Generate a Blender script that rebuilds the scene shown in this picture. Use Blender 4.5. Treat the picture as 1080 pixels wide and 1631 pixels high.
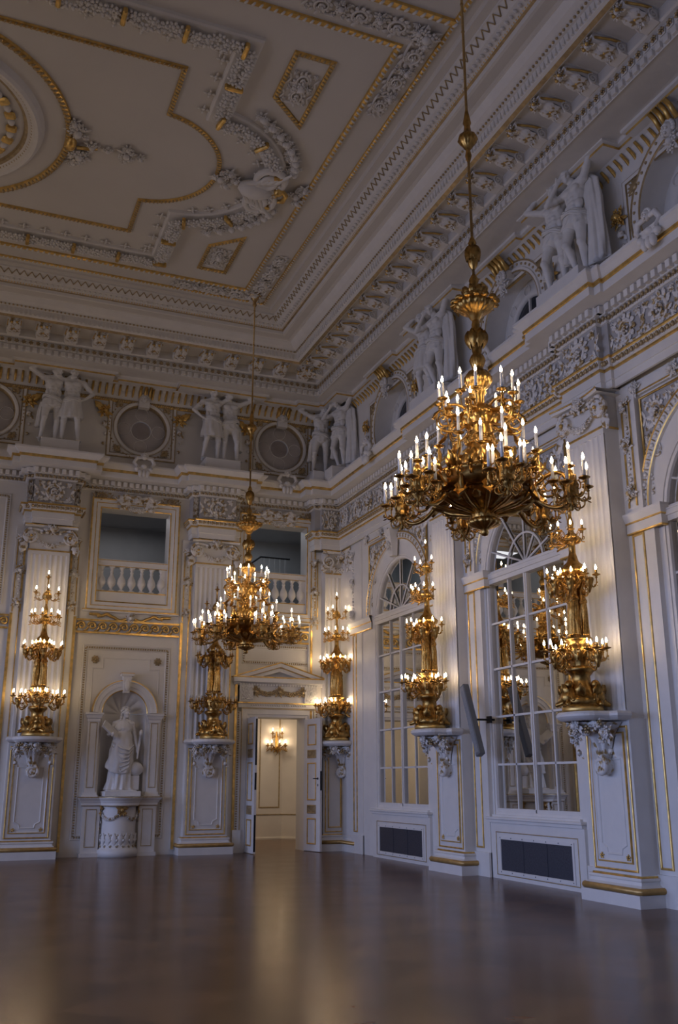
import bpy, math, random
import numpy as np
from mathutils import Vector, Matrix

PI = math.pi
rnd = random.Random(11)
SC = bpy.context.scene
COL = SC.collection
for _o in list(bpy.data.objects):
    bpy.data.objects.remove(_o)

# ------------------------------------------------------------------ camera, light, exposure
CAM = (-9.054, -22.628, 1.6)
PITCH, YAW, ROLL = math.radians(15.718), math.radians(21.978), math.radians(-0.058)
cam_d = bpy.data.cameras.new('camera')
cam = bpy.data.objects.new('camera', cam_d)
COL.objects.link(cam)
_F = Vector((math.sin(YAW)*math.cos(PITCH), math.cos(YAW)*math.cos(PITCH), math.sin(PITCH)))
_R = Vector((math.cos(YAW), -math.sin(YAW), 0))
_U = _R.cross(_F)
_r2 = math.cos(ROLL)*_R + math.sin(ROLL)*_U
_u2 = -math.sin(ROLL)*_R + math.cos(ROLL)*_U
cam.matrix_world = Matrix(((_r2.x, _u2.x, -_F.x, CAM[0]), (_r2.y, _u2.y, -_F.y, CAM[1]), (_r2.z, _u2.z, -_F.z, CAM[2]), (0, 0, 0, 1)))
cam_d.sensor_fit = 'VERTICAL'
cam_d.sensor_height = 36.0
cam_d.sensor_width = 24.0
cam_d.lens = 36.0*1520.8/1631.0
cam_d.clip_end = 200
SC.camera = cam

SC.view_settings.view_transform = 'Standard'
SC.view_settings.look = 'None'
SC.view_settings.gamma = 1.0
SC.view_settings.use_curve_mapping = False
SC.view_settings.exposure = -0.16
SC.cycles.use_denoising = True
SC.cycles.max_bounces = 8
SC.cycles.diffuse_bounces = 4
SC.cycles.glossy_bounces = 5
SC.cycles.transmission_bounces = 4
SC.cycles.sample_clamp_indirect = 4.0
SC.cycles.caustics_reflective = False
SC.cycles.caustics_refractive = False

WINDOW_POWER = 285.0          # each tall window of the far side wall
BULB_STRENGTH = 58.0
FAR_LAMP = 170.0
world = bpy.data.worlds.new('overcast_daylight')
SC.world = world
world.use_nodes = True
_bg = world.node_tree.nodes['Background']
_bg.inputs[0].default_value = (0.55, 0.70, 1.0, 1)
_bg.inputs[1].default_value = 0.35

def area(name, loc, rot, sx, sy, power, col):
    d = bpy.data.lights.new(name, 'AREA')
    d.shape = 'RECTANGLE'; d.size = sx; d.size_y = sy; d.energy = power; d.color = col
    o = bpy.data.objects.new(name, d); COL.objects.link(o)
    o.location = loc; o.rotation_euler = rot
    return o
HALL_L, HALL_B = -20.8, -34.0
for _y in (-3.7, -8.7, -13.6, -18.5, -23.4, -28.4):
    area('window_daylight', (HALL_L+0.05, _y, 3.4), (0, -math.radians(58), 0), 4.6, 2.4, WINDOW_POWER, (0.36, 0.50, 1.0)).data.spread = math.radians(132)
# the two matching chandeliers across the hall, outside the photo: only their light
for _y in (-3.74, -14.08):
    _d = bpy.data.lights.new('far_side_chandelier_light', 'POINT'); _d.energy = FAR_LAMP; _d.color = (1.0, 0.77, 0.53); _d.shadow_soft_size = 0.7
    _o = bpy.data.objects.new('far_side_chandelier_light', _d); COL.objects.link(_o); _o.location = (-17.0, _y, 4.9)
# daylight of the two galleries behind the balconies
area('gallery_daylight', (-5.2, 1.9, 8.3), (0, 0, 0), 2.2, 1.6, 13.0, (0.95, 0.95, 1.0))
area('gallery_daylight', (-1.6, 1.9, 8.3), (0, 0, 0), 2.2, 1.6, 14.0, (0.82, 0.90, 1.0))
area('corridor_fill_light', (-1.6, 2.6, 4.1), (0, 0, 0), 1.6, 1.6, 42.0, (1.0, 0.84, 0.66))  # unseen area light added under the corridor ceiling to brighten the corridor
area('gallery_daylight', (-10.6, 1.9, 9.2), (0, 0, 0), 2.2, 1.6, 60.0, (0.50, 0.72, 1.0))

# ------------------------------------------------------------------ materials
def mat(name, col, rough=0.5, metal=0.0, var=0.0, scale=3.0, emit=None, strength=0.0, bump=0.0, spec=None, coat=0.0):
    m = bpy.data.materials.new(name); m.use_nodes = True
    nt = m.node_tree; b = nt.nodes['Principled BSDF']
    b.inputs['Base Color'].default_value = (*col, 1)
    b.inputs['Roughness'].default_value = rough
    b.inputs['Metallic'].default_value = metal
    if spec is not None: b.inputs['Specular IOR Level'].default_value = spec
    if coat: b.inputs['Coat Weight'].default_value = coat; b.inputs['Coat Roughness'].default_value = 0.1
    if emit:
        b.inputs['Emission Color'].default_value = (*emit, 1); b.inputs['Emission Strength'].default_value = strength
    if var or bump:
        tc = nt.nodes.new('ShaderNodeTexCoord'); n = nt.nodes.new('ShaderNodeTexNoise')
        n.inputs['Scale'].default_value = scale; n.inputs['Detail'].default_value = 4
        nt.links.new(tc.outputs['Object'], n.inputs['Vector'])
        if var:
            r = nt.nodes.new('ShaderNodeValToRGB')
            r.color_ramp.elements[0].position = 0.3; r.color_ramp.elements[1].position = 0.7
            r.color_ramp.elements[0].color = (*[max(0, c*(1-var)) for c in col], 1)
            r.color_ramp.elements[1].color = (*[min(1, c*(1+var*0.6)) for c in col], 1)
            nt.links.new(n.outputs['Fac'], r.inputs['Fac']); nt.links.new(r.outputs['Color'], b.inputs['Base Color'])
        if bump:
            bp = nt.nodes.new('ShaderNodeBump'); bp.inputs['Strength'].default_value = bump
            nt.links.new(n.outputs['Fac'], bp.inputs['Height']); nt.links.new(bp.outputs['Normal'], b.inputs['Normal'])
    return m
WALLM = mat('ivory_wall_paint', (0.76, 0.72, 0.65), 0.45, var=0.04, scale=1.5)
WHITE = mat('white_stucco', (0.80, 0.77, 0.72), 0.5, var=0.04, scale=4)
CEILM = mat('cream_ceiling_paint', (0.68, 0.645, 0.59), 0.6, var=0.04, scale=0.8)
STONE = mat('white_statue_plaster', (0.78, 0.76, 0.72), 0.55, var=0.06, scale=6)
GOLD = mat('gold_leaf', (0.80, 0.53, 0.17), 0.36, 0.80, var=0.30, scale=9, bump=0.10)
GILT = mat('gilt_bronze', (0.50, 0.295, 0.085), 0.33, 1.0, var=0.5, scale=16, bump=0.2)
DULL = mat('pale_gilding', (0.50, 0.38, 0.21), 0.45, 0.6, var=0.25, scale=12, bump=0.15)
MIRROR = mat('mirror_glass', (0.80, 0.81, 0.80), 0.015, 1.0)
GLASS = mat('dark_window_glass', (0.028, 0.034, 0.045), 0.08, 0.0, var=0.3, scale=1.0)
OCGLASS = mat('leaded_grey_glass', (0.50, 0.46, 0.43), 0.25, 0.0, var=0.15, scale=3)
OCDARK = mat('smoked_centre_glass', (0.34, 0.30, 0.28), 0.25, 0.0, var=0.15, scale=3)
GRILLE = mat('dark_radiator_mesh', (0.07, 0.075, 0.095), 0.5, 0.3, var=0.3, scale=40)
STEEL = mat('grey_painted_metal', (0.20, 0.21, 0.22), 0.45, 0.2, var=0.05)
DARK = mat('dark_iron', (0.02, 0.02, 0.022), 0.4, 0.6, var=0.1)
WAX = mat('white_candle_sleeve', (0.86, 0.84, 0.78), 0.4, var=0.02)
BULB = mat('lit_flame_bulb', (1.0, 0.9, 0.7), 0.3, emit=(1.0, 0.74, 0.47), strength=BULB_STRENGTH)
BULBOFF = mat('unlit_flame_bulb', (0.55, 0.52, 0.46), 0.15, var=0.02)
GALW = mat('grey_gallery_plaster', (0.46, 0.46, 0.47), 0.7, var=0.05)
CORR = mat('cream_corridor_paint', (0.82, 0.75, 0.66), 0.55, var=0.03)
ROPE = mat('gilded_rod', (0.50, 0.33, 0.13), 0.4, 0.9, var=0.15, scale=20)

def parcel_gilt():
    m = bpy.data.materials.new('parcel_gilt_stucco'); m.use_nodes = True
    nt = m.node_tree; b = nt.nodes['Principled BSDF']; N = nt.nodes.new; Lk = nt.links.new
    tc = N('ShaderNodeTexCoord'); n = N('ShaderNodeTexNoise'); n.inputs['Scale'].default_value = 11.0; n.inputs['Detail'].default_value = 3.0
    Lk(tc.outputs['Object'], n.inputs['Vector'])
    r = N('ShaderNodeValToRGB'); e = r.color_ramp.elements
    e[0].position = 0.50; e[0].color = (0.80, 0.77, 0.72, 1); e[1].position = 0.60; e[1].color = (0.46, 0.33, 0.15, 1)
    Lk(n.outputs['Fac'], r.inputs['Fac']); Lk(r.outputs['Color'], b.inputs['Base Color'])
    q = N('ShaderNodeMapRange'); q.inputs['From Min'].default_value = 0.52; q.inputs['From Max'].default_value = 0.60; q.inputs['To Min'].default_value = 0.0; q.inputs['To Max'].default_value = 0.6
    Lk(n.outputs['Fac'], q.inputs['Value']); Lk(q.outputs['Result'], b.inputs['Metallic'])
    b.inputs['Roughness'].default_value = 0.45
    return m
ORN = parcel_gilt()
GROUND = mat('grey_frieze_ground', (0.46, 0.44, 0.42), 0.6, var=0.06, scale=3)
WORN = mat('worn_gilding', (0.56, 0.35, 0.12), 0.42, 0.45, var=0.2, scale=8)
def floor_material():
    m = bpy.data.materials.new('oak_parquet'); m.use_nodes = True
    nt = m.node_tree; b = nt.nodes['Principled BSDF']; N = nt.nodes.new; Lk = nt.links.new
    tc = N('ShaderNodeTexCoord')
    mp = N('ShaderNodeMapping'); mp.inputs['Rotation'].default_value = (0, 0, PI/4); mp.inputs['Scale'].default_value = (1.05, 1.05, 1.05)
    Lk(tc.outputs['Object'], mp.inputs['Vector'])
    ck = N('ShaderNodeTexChecker'); ck.inputs['Scale'].default_value = 1.0
    Lk(mp.outputs['Vector'], ck.inputs['Vector'])
    def strips(rot):
        q = N('ShaderNodeMapping'); q.inputs['Rotation'].default_value = (0, 0, rot)
        Lk(tc.outputs['Object'], q.inputs['Vector'])
        br = N('ShaderNodeTexBrick'); br.inputs['Scale'].default_value = 1.0
        br.inputs['Brick Width'].default_value = 0.7; br.inputs['Row Height'].default_value = 0.11
        br.inputs['Mortar Size'].default_value = 0.002; br.inputs['Bias'].default_value = 0.0
        br.inputs['Color1'].default_value = (0.185, 0.088, 0.034, 1) if rot == 0.0 else (0.125, 0.057, 0.021, 1); br.inputs['Color2'].default_value = (0.125, 0.058, 0.022, 1) if rot == 0.0 else (0.088, 0.040, 0.015, 1)
        br.inputs['Mortar'].default_value = (0.03, 0.015, 0.008, 1)
        Lk(q.outputs['Vector'], br.inputs['Vector'])
        return br
    s1, s2 = strips(0.0), strips(PI/2)
    mx = N('ShaderNodeMix'); mx.data_type = 'RGBA'
    Lk(ck.outputs['Fac'], mx.inputs['Factor']); Lk(s1.outputs['Color'], mx.inputs['A']); Lk(s2.outputs['Color'], mx.inputs['B'])
    nz = N('ShaderNodeTexNoise'); nz.inputs['Scale'].default_value = 2.2; nz.inputs['Detail'].default_value = 6
    Lk(tc.outputs['Object'], nz.inputs['Vector'])
    hs = N('ShaderNodeHueSaturation')
    mr = N('ShaderNodeMapRange'); mr.inputs['To Min'].default_value = 0.8; mr.inputs['To Max'].default_value = 1.2
    Lk(nz.outputs['Fac'], mr.inputs['Value']); Lk(mr.outputs['Result'], hs.inputs['Value']); Lk(mx.outputs['Result'], hs.inputs['Color'])
    Lk(hs.outputs['Color'], b.inputs['Base Color'])
    rr = N('ShaderNodeMapRange'); rr.inputs['To Min'].default_value = 0.19; rr.inputs['To Max'].default_value = 0.25
    Lk(nz.outputs['Fac'], rr.inputs['Value']); Lk(rr.outputs['Result'], b.inputs['Roughness'])
    b.inputs['Specular IOR Level'].default_value = 0.22
    return m
PARQUET = floor_material()

# ------------------------------------------------------------------ geometry kit: a geo is (V, L, C)
def F2(faces):
    return np.array([i for f in faces for i in f], dtype=np.int32), np.array([len(f) for f in faces], dtype=np.int32)
def geo(V, faces):
    L, C = F2(faces); return (np.array(V, dtype=np.float64).reshape(-1, 3), L, C)
def xf(g, M):
    A = np.array(M)
    return (g[0] @ A[:3, :3].T + A[:3, 3], g[1], g[2])
def T(x=0, y=0, z=0): return Matrix.Translation((x, y, z))
def RX(a): return Matrix.Rotation(a, 4, 'X')
def RY(a): return Matrix.Rotation(a, 4, 'Y')
def RZ(a): return Matrix.Rotation(a, 4, 'Z')
def S(x, y=None, z=None):
    if y is None: y = z = x
    return Matrix.Diagonal((x, y, z, 1))
def join(gs):
    n = 0; V = []; L = []; C = []
    for g in gs:
        V.append(g[0]); L.append(g[1]+n); C.append(g[2]); n += len(g[0])
    return (np.concatenate(V), np.concatenate(L), np.concatenate(C))
def inst(g, Ms):
    return join([xf(g, M) for M in Ms])
def box(x0, x1, y0, y1, z0, z1, bev=0.0):
    if bev > 0:
        b = bev
        V = []; 
        for sx, X in ((-1, x0), (1, x1)):
            for sy, Y in ((-1, y0), (1, y1)):
                for sz, Zc in ((-1, z0), (1, z1)):
                    V += [(X, Y-sy*b, Zc-sz*b), (X-sx*b, Y, Zc-sz*b), (X-sx*b, Y-sy*b, Zc)]
        c = lambda i, j, k: (i*4+j*2+k)*3
        Fs = [[c(0,0,0), c(0,0,1), c(0,1,1), c(0,1,0)], [c(1,0,0), c(1,1,0), c(1,1,1), c(1,0,1)],
              [c(0,0,0)+1, c(1,0,0)+1, c(1,0,1)+1, c(0,0,1)+1], [c(0,1,0)+1, c(0,1,1)+1, c(1,1,1)+1, c(1,1,0)+1],
              [c(0,0,0)+2, c(0,1,0)+2, c(1,1,0)+2, c(1,0,0)+2], [c(0,0,1)+2, c(1,0,1)+2, c(1,1,1)+2, c(0,1,1)+2]]
        for i in (0, 1):
            for j in (0, 1):
                for k in (0, 1): Fs.append([c(i,j,k), c(i,j,k)+1, c(i,j,k)+2])
        for j in (0, 1):
            for k in (0, 1): Fs.append([c(0,j,k)+1, c(0,j,k)+2, c(1,j,k)+2, c(1,j,k)+1])
        for i in (0, 1):
            for k in (0, 1): Fs.append([c(i,0,k), c(i,0,k)+2, c(i,1,k)+2, c(i,1,k)])
        for i in (0, 1):
            for j in (0, 1): Fs.append([c(i,j,0), c(i,j,0)+1, c(i,j,1)+1, c(i,j,1)])
        return geo(V, Fs)
    V = [(x0,y0,z0),(x1,y0,z0),(x1,y1,z0),(x0,y1,z0),(x0,y0,z1),(x1,y0,z1),(x1,y1,z1),(x0,y1,z1)]
    return geo(V, [(0,3,2,1),(4,5,6,7),(0,1,5,4),(1,2,6,5),(2,3,7,6),(3,0,4,7)])
def grid(P, cu=False, cv=False):
    """P: (nu, nv, 3) array of points -> quads."""
    nu, nv = P.shape[:2]
    Fs = []
    for i in range(nu if cu else nu-1):
        i2 = (i+1) % nu
        for j in range(nv if cv else nv-1):
            j2 = (j+1) % nv
            Fs.append((i*nv+j, i*nv+j2, i2*nv+j2, i2*nv+j))
    return geo(P.reshape(-1, 3), Fs)
def lathe(prof, n=16, a0=0.0, a1=2*PI, caps=True, sx=1.0, sy=1.0):
    full = abs(a1-a0-2*PI) < 1e-6
    m = n if full else n+1
    an = a0+(a1-a0)*np.arange(m)/n
    P = np.array([[(r*math.cos(a)*sx, r*math.sin(a)*sy, z) for a in an] for r, z in prof])
    return grid(P, False, full)
def tube(path, rad, n=6, caps=True, closed=False):
    P = np.array(path, dtype=float); k = len(P)
    R = np.array([rad]*k if np.isscalar(rad) else rad, dtype=float)
    Tn = np.gradient(P, axis=0)
    if closed: Tn = np.roll(P, -1, 0)-np.roll(P, 1, 0)
    Tn /= (np.linalg.norm(Tn, axis=1)[:, None]+1e-12)
    a = np.array([0, 0, 1.0]) if abs(Tn[0][2]) < 0.9 else np.array([1.0, 0, 0])
    u = np.cross(Tn[0], a); u /= np.linalg.norm(u)
    an = 2*PI*np.arange(n)/n
    rings = []
    for i in range(k):
        u = u-Tn[i]*(u@Tn[i]); u /= np.linalg.norm(u)+1e-12
        w = np.cross(Tn[i], u)
        rings.append(P[i]+R[i]*(np.cos(an)[:, None]*u+np.sin(an)[:, None]*w))
    g = grid(np.array(rings), closed, True)
    if caps and not closed:
        L, C = F2([tuple(range(n)), tuple(reversed(range((k-1)*n, k*n)))])
        g = (g[0], np.concatenate([g[1], L]), np.concatenate([g[2], C]))
    return g
def _ico(sub):
    import bmesh
    bm = bmesh.new(); bmesh.ops.create_icosphere(bm, subdivisions=sub, radius=1.0)
    bm.verts.index_update()
    g = geo([v.co[:] for v in bm.verts], [[v.index for v in f.verts] for f in bm.faces]); bm.free()
    return g
ICO = {s: _ico(s) for s in (1, 2, 3)}
def blob(c, r, sub=1, M=None):
    if np.isscalar(r): r = (r, r, r)
    A = T(*c) @ (M or Matrix.Identity(4)) @ S(*r)
    return xf(ICO[sub], A)
def capsule(p0, p1, r0, r1, n=10):
    p0 = np.array(p0, float); p1 = np.array(p1, float)
    d = p1-p0; L = np.linalg.norm(d); d = d/(L+1e-9)
    pts = []; rs = []
    for t in (-1, -0.85, -0.5, 0): pts.append(p0+d*r0*t); rs.append(r0*math.sqrt(max(0.0, 1-t*t))+1e-4)
    for t in (0, 0.5, 0.85, 1): pts.append(p1+d*r1*t); rs.append(r1*math.sqrt(max(0.0, 1-t*t))+1e-4)
    return tube(pts, rs, n)
def offsets(path, closed):
    P = np.array(path, float); n = len(P)
    dirs = np.roll(P, -1, 0)-P
    if not closed: dirs[-1] = dirs[-2]
    dirs /= np.linalg.norm(dirs, axis=1)[:, None]+1e-12
    nrm = np.stack([dirs[:, 1], -dirs[:, 0]], 1)          # right-hand side of travel
    prv = np.roll(nrm, 1, 0)
    if not closed: prv[0] = nrm[0]; 
    off = nrm+prv
    den = 1+np.sum(nrm*prv, 1)
    return off/np.maximum(den, 0.2)[:, None]

class MB:
    def __init__(s): s.V = []; s.L = []; s.C = []; s.M = []; s.S = []; s.n = 0
    def add(s, g, m=0, smooth=False):
        s.V.append(g[0]); s.L.append(g[1]+s.n); s.C.append(g[2]); s.n += len(g[0])
        s.M.append(np.full(len(g[2]), m, np.int32)); s.S.append(np.full(len(g[2]), smooth, bool))
        return s
    def box(s, *a, m=0, bev=0.0): return s.add(box(*a, bev=bev), m)
    def sweep(s, path, prof, fn, closed=False, smooth=False):
        """prof rows (offset, height, material of the strip to the next row); fn(a, b, h) -> xyz."""
        P = np.array(path, float); off = offsets(P, closed)
        rows = []
        for e, h, *_ in prof:
            q = P+off*e
            rows.append([fn(a, b, h) for a, b in q])
        rows = np.array(rows)
        for i in range(len(prof)-1):
            g = grid(rows[i:i+2], False, closed)
            g = (g[0], g[1].reshape(-1, 4)[:, ::-1].ravel(), g[2])
            s.add(g, prof[i][2] if len(prof[i]) > 2 else 0, smooth)
        return s
    def mesh(s, name):
        V = np.concatenate(s.V); L = np.concatenate(s.L); C = np.concatenate(s.C)
        me = bpy.data.meshes.new(name)
        me.vertices.add(len(V)); me.vertices.foreach_set('co', V.astype(np.float32).ravel())
        me.loops.add(len(L)); me.loops.foreach_set('vertex_index', L.astype(np.int32))
        me.polygons.add(len(C))
        me.polygons.foreach_set('loop_start', np.concatenate([[0], np.cumsum(C)[:-1]]).astype(np.int32))
        me.polygons.foreach_set('material_index', np.concatenate(s.M).astype(np.int32))
        me.polygons.foreach_set('use_smooth', np.concatenate(s.S))
        me.update(calc_edges=True); me.validate()
        return me
def plan(a, b, h): return (a, b, h)
def obj(name, mb, mats, parent=None, loc=None, rotz=0.0):
    me = mb if isinstance(mb, bpy.types.Mesh) else mb.mesh(name)
    if mats is not None and not me.materials:
        for m in (mats if isinstance(mats, (list, tuple)) else [mats]): me.materials.append(m)
    o = bpy.data.objects.new(name, me); COL.objects.link(o)
    if parent: o.parent = parent
    if loc: o.location = loc
    o.rotation_euler = (0, 0, rotz)
    return o
def tag(o, label, cat, group=None):
    o['label'] = label; o['category'] = cat
    if group: o['group'] = group
    return o
def thing(name, label, cat, loc=(0, 0, 0), rotz=0.0, group=None):
    o = bpy.data.objects.new(name, None); COL.objects.link(o)
    o.empty_display_size = 0.2
    o.location = loc; o.rotation_euler = (0, 0, rotz)
    return tag(o, label, cat, group)
def struct(name, mb, mats, parent=None, loc=None, rotz=0.0):
    o = obj(name, mb, mats, parent, loc, rotz)
    if not parent: o['kind'] = 'structure'
    return o
KIDS = {}
def copy_tree(src, loc=None, rotz=None, label=None, group=None, parent=None, scale=None):
    c = src.copy(); COL.objects.link(c)
    if parent is not None: c.parent = parent
    if loc is not None: c.location = loc
    if rotz is not None: c.rotation_euler = (0, 0, rotz)
    if scale is not None: c.scale = scale
    if label: c['label'] = label
    if group: c['group'] = group
    for ch in list(src.children):
        if ch.name != c.name: copy_tree(ch, parent=c)
    return c
RM = -PI/2                     # turn of things that face away from the mirror wall

# ------------------------------------------------------------------ ornament kit (all face -y, z up)
def frame_path(x0, x1, z0, z1): return [(x0, z0), (x0, z1), (x1, z1), (x1, z0)]
def wallfn(y0=0.0):
    return lambda a, b, h: (a, y0-h, b)
def frame(mb, x0, x1, z0, z1, prof, y0=0.0):
    mb.sweep(frame_path(x0, x1, z0, z1), prof, wallfn(y0), closed=True)
def bead_prof(w, h, m=0):
    return [(0, 0, m), (w*0.15, h*0.8, m), (w*0.5, h, m), (w*0.85, h*0.8, m), (w, 0, m)]
def flower(r=0.06, petals=5, d=0.5):
    gs = [blob((0, -r*d, 0), r*0.36)]
    for i in range(petals):
        a = 2*PI*i/petals+0.3
        gs.append(blob((math.cos(a)*r*0.62, -r*d*0.45, math.sin(a)*r*0.62), (r*0.44, r*0.28, r*0.30), 1, RY(-a)))
    return join(gs)
FLOWER = flower(1.0, 5)
def leaf(l=0.2, w=0.06, d=0.03):
    """a veined leaf pointing up +z from the origin, bulging to -y"""
    n = 7; P = []
    for i in range(n):
        t = i/(n-1); ww = w*math.sin(PI*min(1, t*0.92+0.06))**0.8*(1+0.16*math.cos(t*6*PI))
        b = -d*(0.35+math.sin(t*PI)*0.9+ t*t*0.8)
        P.append([(-ww, b*0.35, t*l), (-ww*0.5, b*0.95, t*l+l*0.02), (0, b*0.7, t*l+l*0.03), (ww*0.5, b*0.95, t*l+l*0.02), (ww, b*0.35, t*l)])
    g = grid(np.array(P))
    return (g[0], g[1].reshape(-1, 4)[:, ::-1].ravel(), g[2])
LEAF = leaf(1.0, 0.30, 0.14)
def spiral(cx, cz, r, turns, a0, sgn, r0, r1, y=-0.02, n=34, k=5):
    pts = []; rr = []
    for i in range(n):
        t = i/(n-1); a = a0+sgn*turns*2*PI*t; q = r*(1-0.86*t)
        pts.append((cx+q*math.cos(a), y-0.3*r*t*0.35, cz+q*math.sin(a))); rr.append(r0+(r1-r0)*t)
    return tube(pts, rr, k)
def scroll(w, h, dep=0.035):
    """one acanthus scroll in the box [0,w]x[0,h]: a big spiral, leaves thrown off it and an eye flower"""
    r = min(h*0.43, w*0.46); gs = []
    cx, cz = w*0.5, h*0.52
    th = h*0.062
    gs.append(spiral(cx, cz, r, 1.7, -PI/2, 1, th, th*0.55, -dep*0.5))
    gs.append(xf(FLOWER, T(cx, -dep*0.6, cz) @ S(h*0.15, h*0.16, h*0.15)))
    for i in range(13):
        a = -PI/2+i*0.56; q = r*(1-0.86*i*0.56/(1.7*2*PI))
        x, z = cx+q*math.cos(a), cz+q*math.sin(a)
        gs.append(xf(LEAF, T(x, -dep*0.35, z) @ RY(-(a-PI/2)-0.75) @ S(h*0.30, h*0.36, h*(0.32-0.010*i))))
        if i < 9: gs.append(xf(LEAF, T(x, -dep*0.2, z) @ RY(-(a-PI/2)+2.2) @ S(h*0.20, h*0.26, h*0.20)))
    for sx, sz in ((0.08, 0.10), (0.92, 0.10), (0.08, 0.92), (0.92, 0.92)):
        gs.append(xf(FLOWER, T(w*sx, -dep*0.2, h*sz) @ S(h*0.10, h*0.12, h*0.10)))
        for da in (-0.8, 0.0, 0.8): gs.append(xf(LEAF, T(w*sx, -dep*0.1, h*sz) @ RY(math.atan2(0.5-sx, 0.5-sz)+da) @ S(h*0.2, h*0.24, h*0.24)))
    gs.append(tube([(0, -dep*0.4, h*0.1), (w*0.2, -dep*0.5, h*0.05), (cx, -dep*0.5, cz-r)], [th*0.7, th, th], 5))
    for q in (0.06, 0.94):
        gs.append(xf(LEAF, T(w*q, -dep*0.3, h*0.42) @ RY((0.5-q)*-1.4) @ S(h*0.22, h*0.2, h*0.42)))
        gs.append(xf(LEAF, T(w*q, -dep*0.3, h*0.5) @ RY(PI+(0.5-q)*1.4) @ S(h*0.22, h*0.2, h*0.40)))
    return join(gs)
SCROLL = scroll(1.0, 0.62)
SCROLLM = None
def mirror_x(g):
    V = g[0].copy(); V[:, 0] *= -1
    L = []; p = 0
    idx = g[1]
    out = idx.copy(); 
    for c in g[2]:
        out[p:p+c] = idx[p:p+c][::-1]; p += c
    return (V, out, g[2])
SCROLLM = xf(mirror_x(SCROLL), T(1.0, 0, 0))
def scroll_band(x0, x1, z0, z1, y=0.0, dep=1.0):
    """a frieze of paired scrolls between x0 and x1"""
    h = z1-z0; n = max(1, round((x1-x0)/(h*1.45))); w = (x1-x0)/n; gs = []
    for i in range(n):
        g = SCROLL if i % 2 else SCROLLM
        gs.append(xf(g, T(x0+i*w, y, z0) @ S(w, h*1.6*dep, h/0.62)))
    return join(gs)
def garland(x0, x1, z, sag, r=0.05, y=-0.03, n=None):
    """swag of flowers hanging between two points"""
    L = math.hypot(x1-x0, sag*2); n = n or max(6, int(L/(r*1.1))); gs = []
    rg = random.Random(5)
    for i in range(n+1):
        t = i/n; x = x0+(x1-x0)*t; zz = z-sag*4*t*(1-t)
        q = r*(0.7+0.6*math.sin(PI*t))
        gs.append(xf(FLOWER, T(x, y-0.01, zz+rg.uniform(-.2, .2)*r) @ RY(rg.uniform(0, 6)) @ S(q, q, q)))
        gs.append(blob((x+rg.uniform(-.6, .6)*q, y-q*0.3, zz+rg.uniform(-.8, .8)*q), q*0.5))
    return join(gs)
def drop(x, z0, z1, r=0.06, y=-0.02):
    """hanging string of buds and flower bosses from z1 down to z0"""
    gs = []; n = int((z1-z0)/(r*1.25)); rg = random.Random(3)
    for i in range(n):
        t = i/max(1, n-1); z = z1-(z1-z0)*t
        q = r*(0.42+0.18*math.sin(i*1.9))
        gs.append(blob((x+rg.uniform(-.25, .25)*r, y-q*0.5, z), (q, q*0.8, q*1.1)))
        if i % 3 == 1: gs.append(xf(LEAF, T(x, y, z) @ RY(rg.choice((1.9, -1.9, 2.4, -2.4))) @ S(r*1.1, r*0.9, r*1.5)))
    return join(gs)
def bouquet(r=0.16, y=-0.04, seed=1, n=9):
    rg = random.Random(seed); gs = []
    for i in range(n):
        a = 2*PI*i/n+rg.random(); q = r*rg.uniform(0.35, 0.8)
        s = r*rg.uniform(0.28, 0.42)
        gs.append(xf(FLOWER, T(q*math.cos(a), y, q*math.sin(a)) @ RY(rg.uniform(0, 6)) @ S(s, s, s)))
    for i in range(6):
        a = 2*PI*i/6+rg.random()
        gs.append(xf(LEAF, T(0, y*0.5, 0) @ RY(a) @ S(r*0.7, r*0.6, r*1.2)))
    gs.append(blob((0, y-r*0.2, 0), r*0.36, 2))
    return join(gs)
def shell(r, n=9, y=0.0):
    gs = []
    for i in range(n):
        a = -1.15+2.3*i/(n-1)
        gs.append(xf(LEAF, T(0, y, 0) @ RY(a) @ S(r*0.45, r*0.9, r*(1.0-0.12*abs(a)))))
    gs.append(blob((0, y-r*0.1, 0), (r*0.3, r*0.22, r*0.22), 2))
    return join(gs)
def face_mask(r):
    """small carved head: cheeks, brow, nose, chin, curls"""
    gs = [blob((0, -r*0.25, 0), (r*0.62, r*0.6, r*0.8), 2), blob((0, -r*0.86, -r*0.08), (r*0.12, r*0.16, r*0.22), 1),
          blob((-r*0.26, -r*0.74, -r*0.18), r*0.2), blob((r*0.26, -r*0.74, -r*0.18), r*0.2), blob((0, -r*0.7, -r*0.55), (r*0.22, r*0.2, r*0.18)),
          blob((0, -r*0.72, r*0.24), (r*0.45, r*0.14, r*0.1))]
    for i in range(11):
        a = -0.3+ (PI+0.6)*i/10
        gs.append(blob((math.cos(a)*r*0.72, -r*0.2, math.sin(a)*r*0.85), r*0.27))
    return join(gs)
def along(path, e, z, spacing, g, smin=None, pad=0.0, h0=0.0, tilt=None):
    """copies of g (faces -y) along a plan path offset by e"""
    P = np.array(path, float); q = P+offsets(P, False)*e; Ms = []
    for i in range(len(q)-1):
        d = q[i+1]-q[i]; L = np.linalg.norm(d)-2*pad
        n = int(round(L/spacing))
        if n < 1: continue
        a = math.atan2(d[1], d[0]); u = d/np.linalg.norm(d)
        for k in range(n):
            c = q[i]+u*(pad+L*(k+0.5)/n)
            Ms.append(T(c[0], c[1], z) @ RZ(a) @ (tilt or Matrix.Identity(4)))
    return inst(g, Ms)
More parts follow.
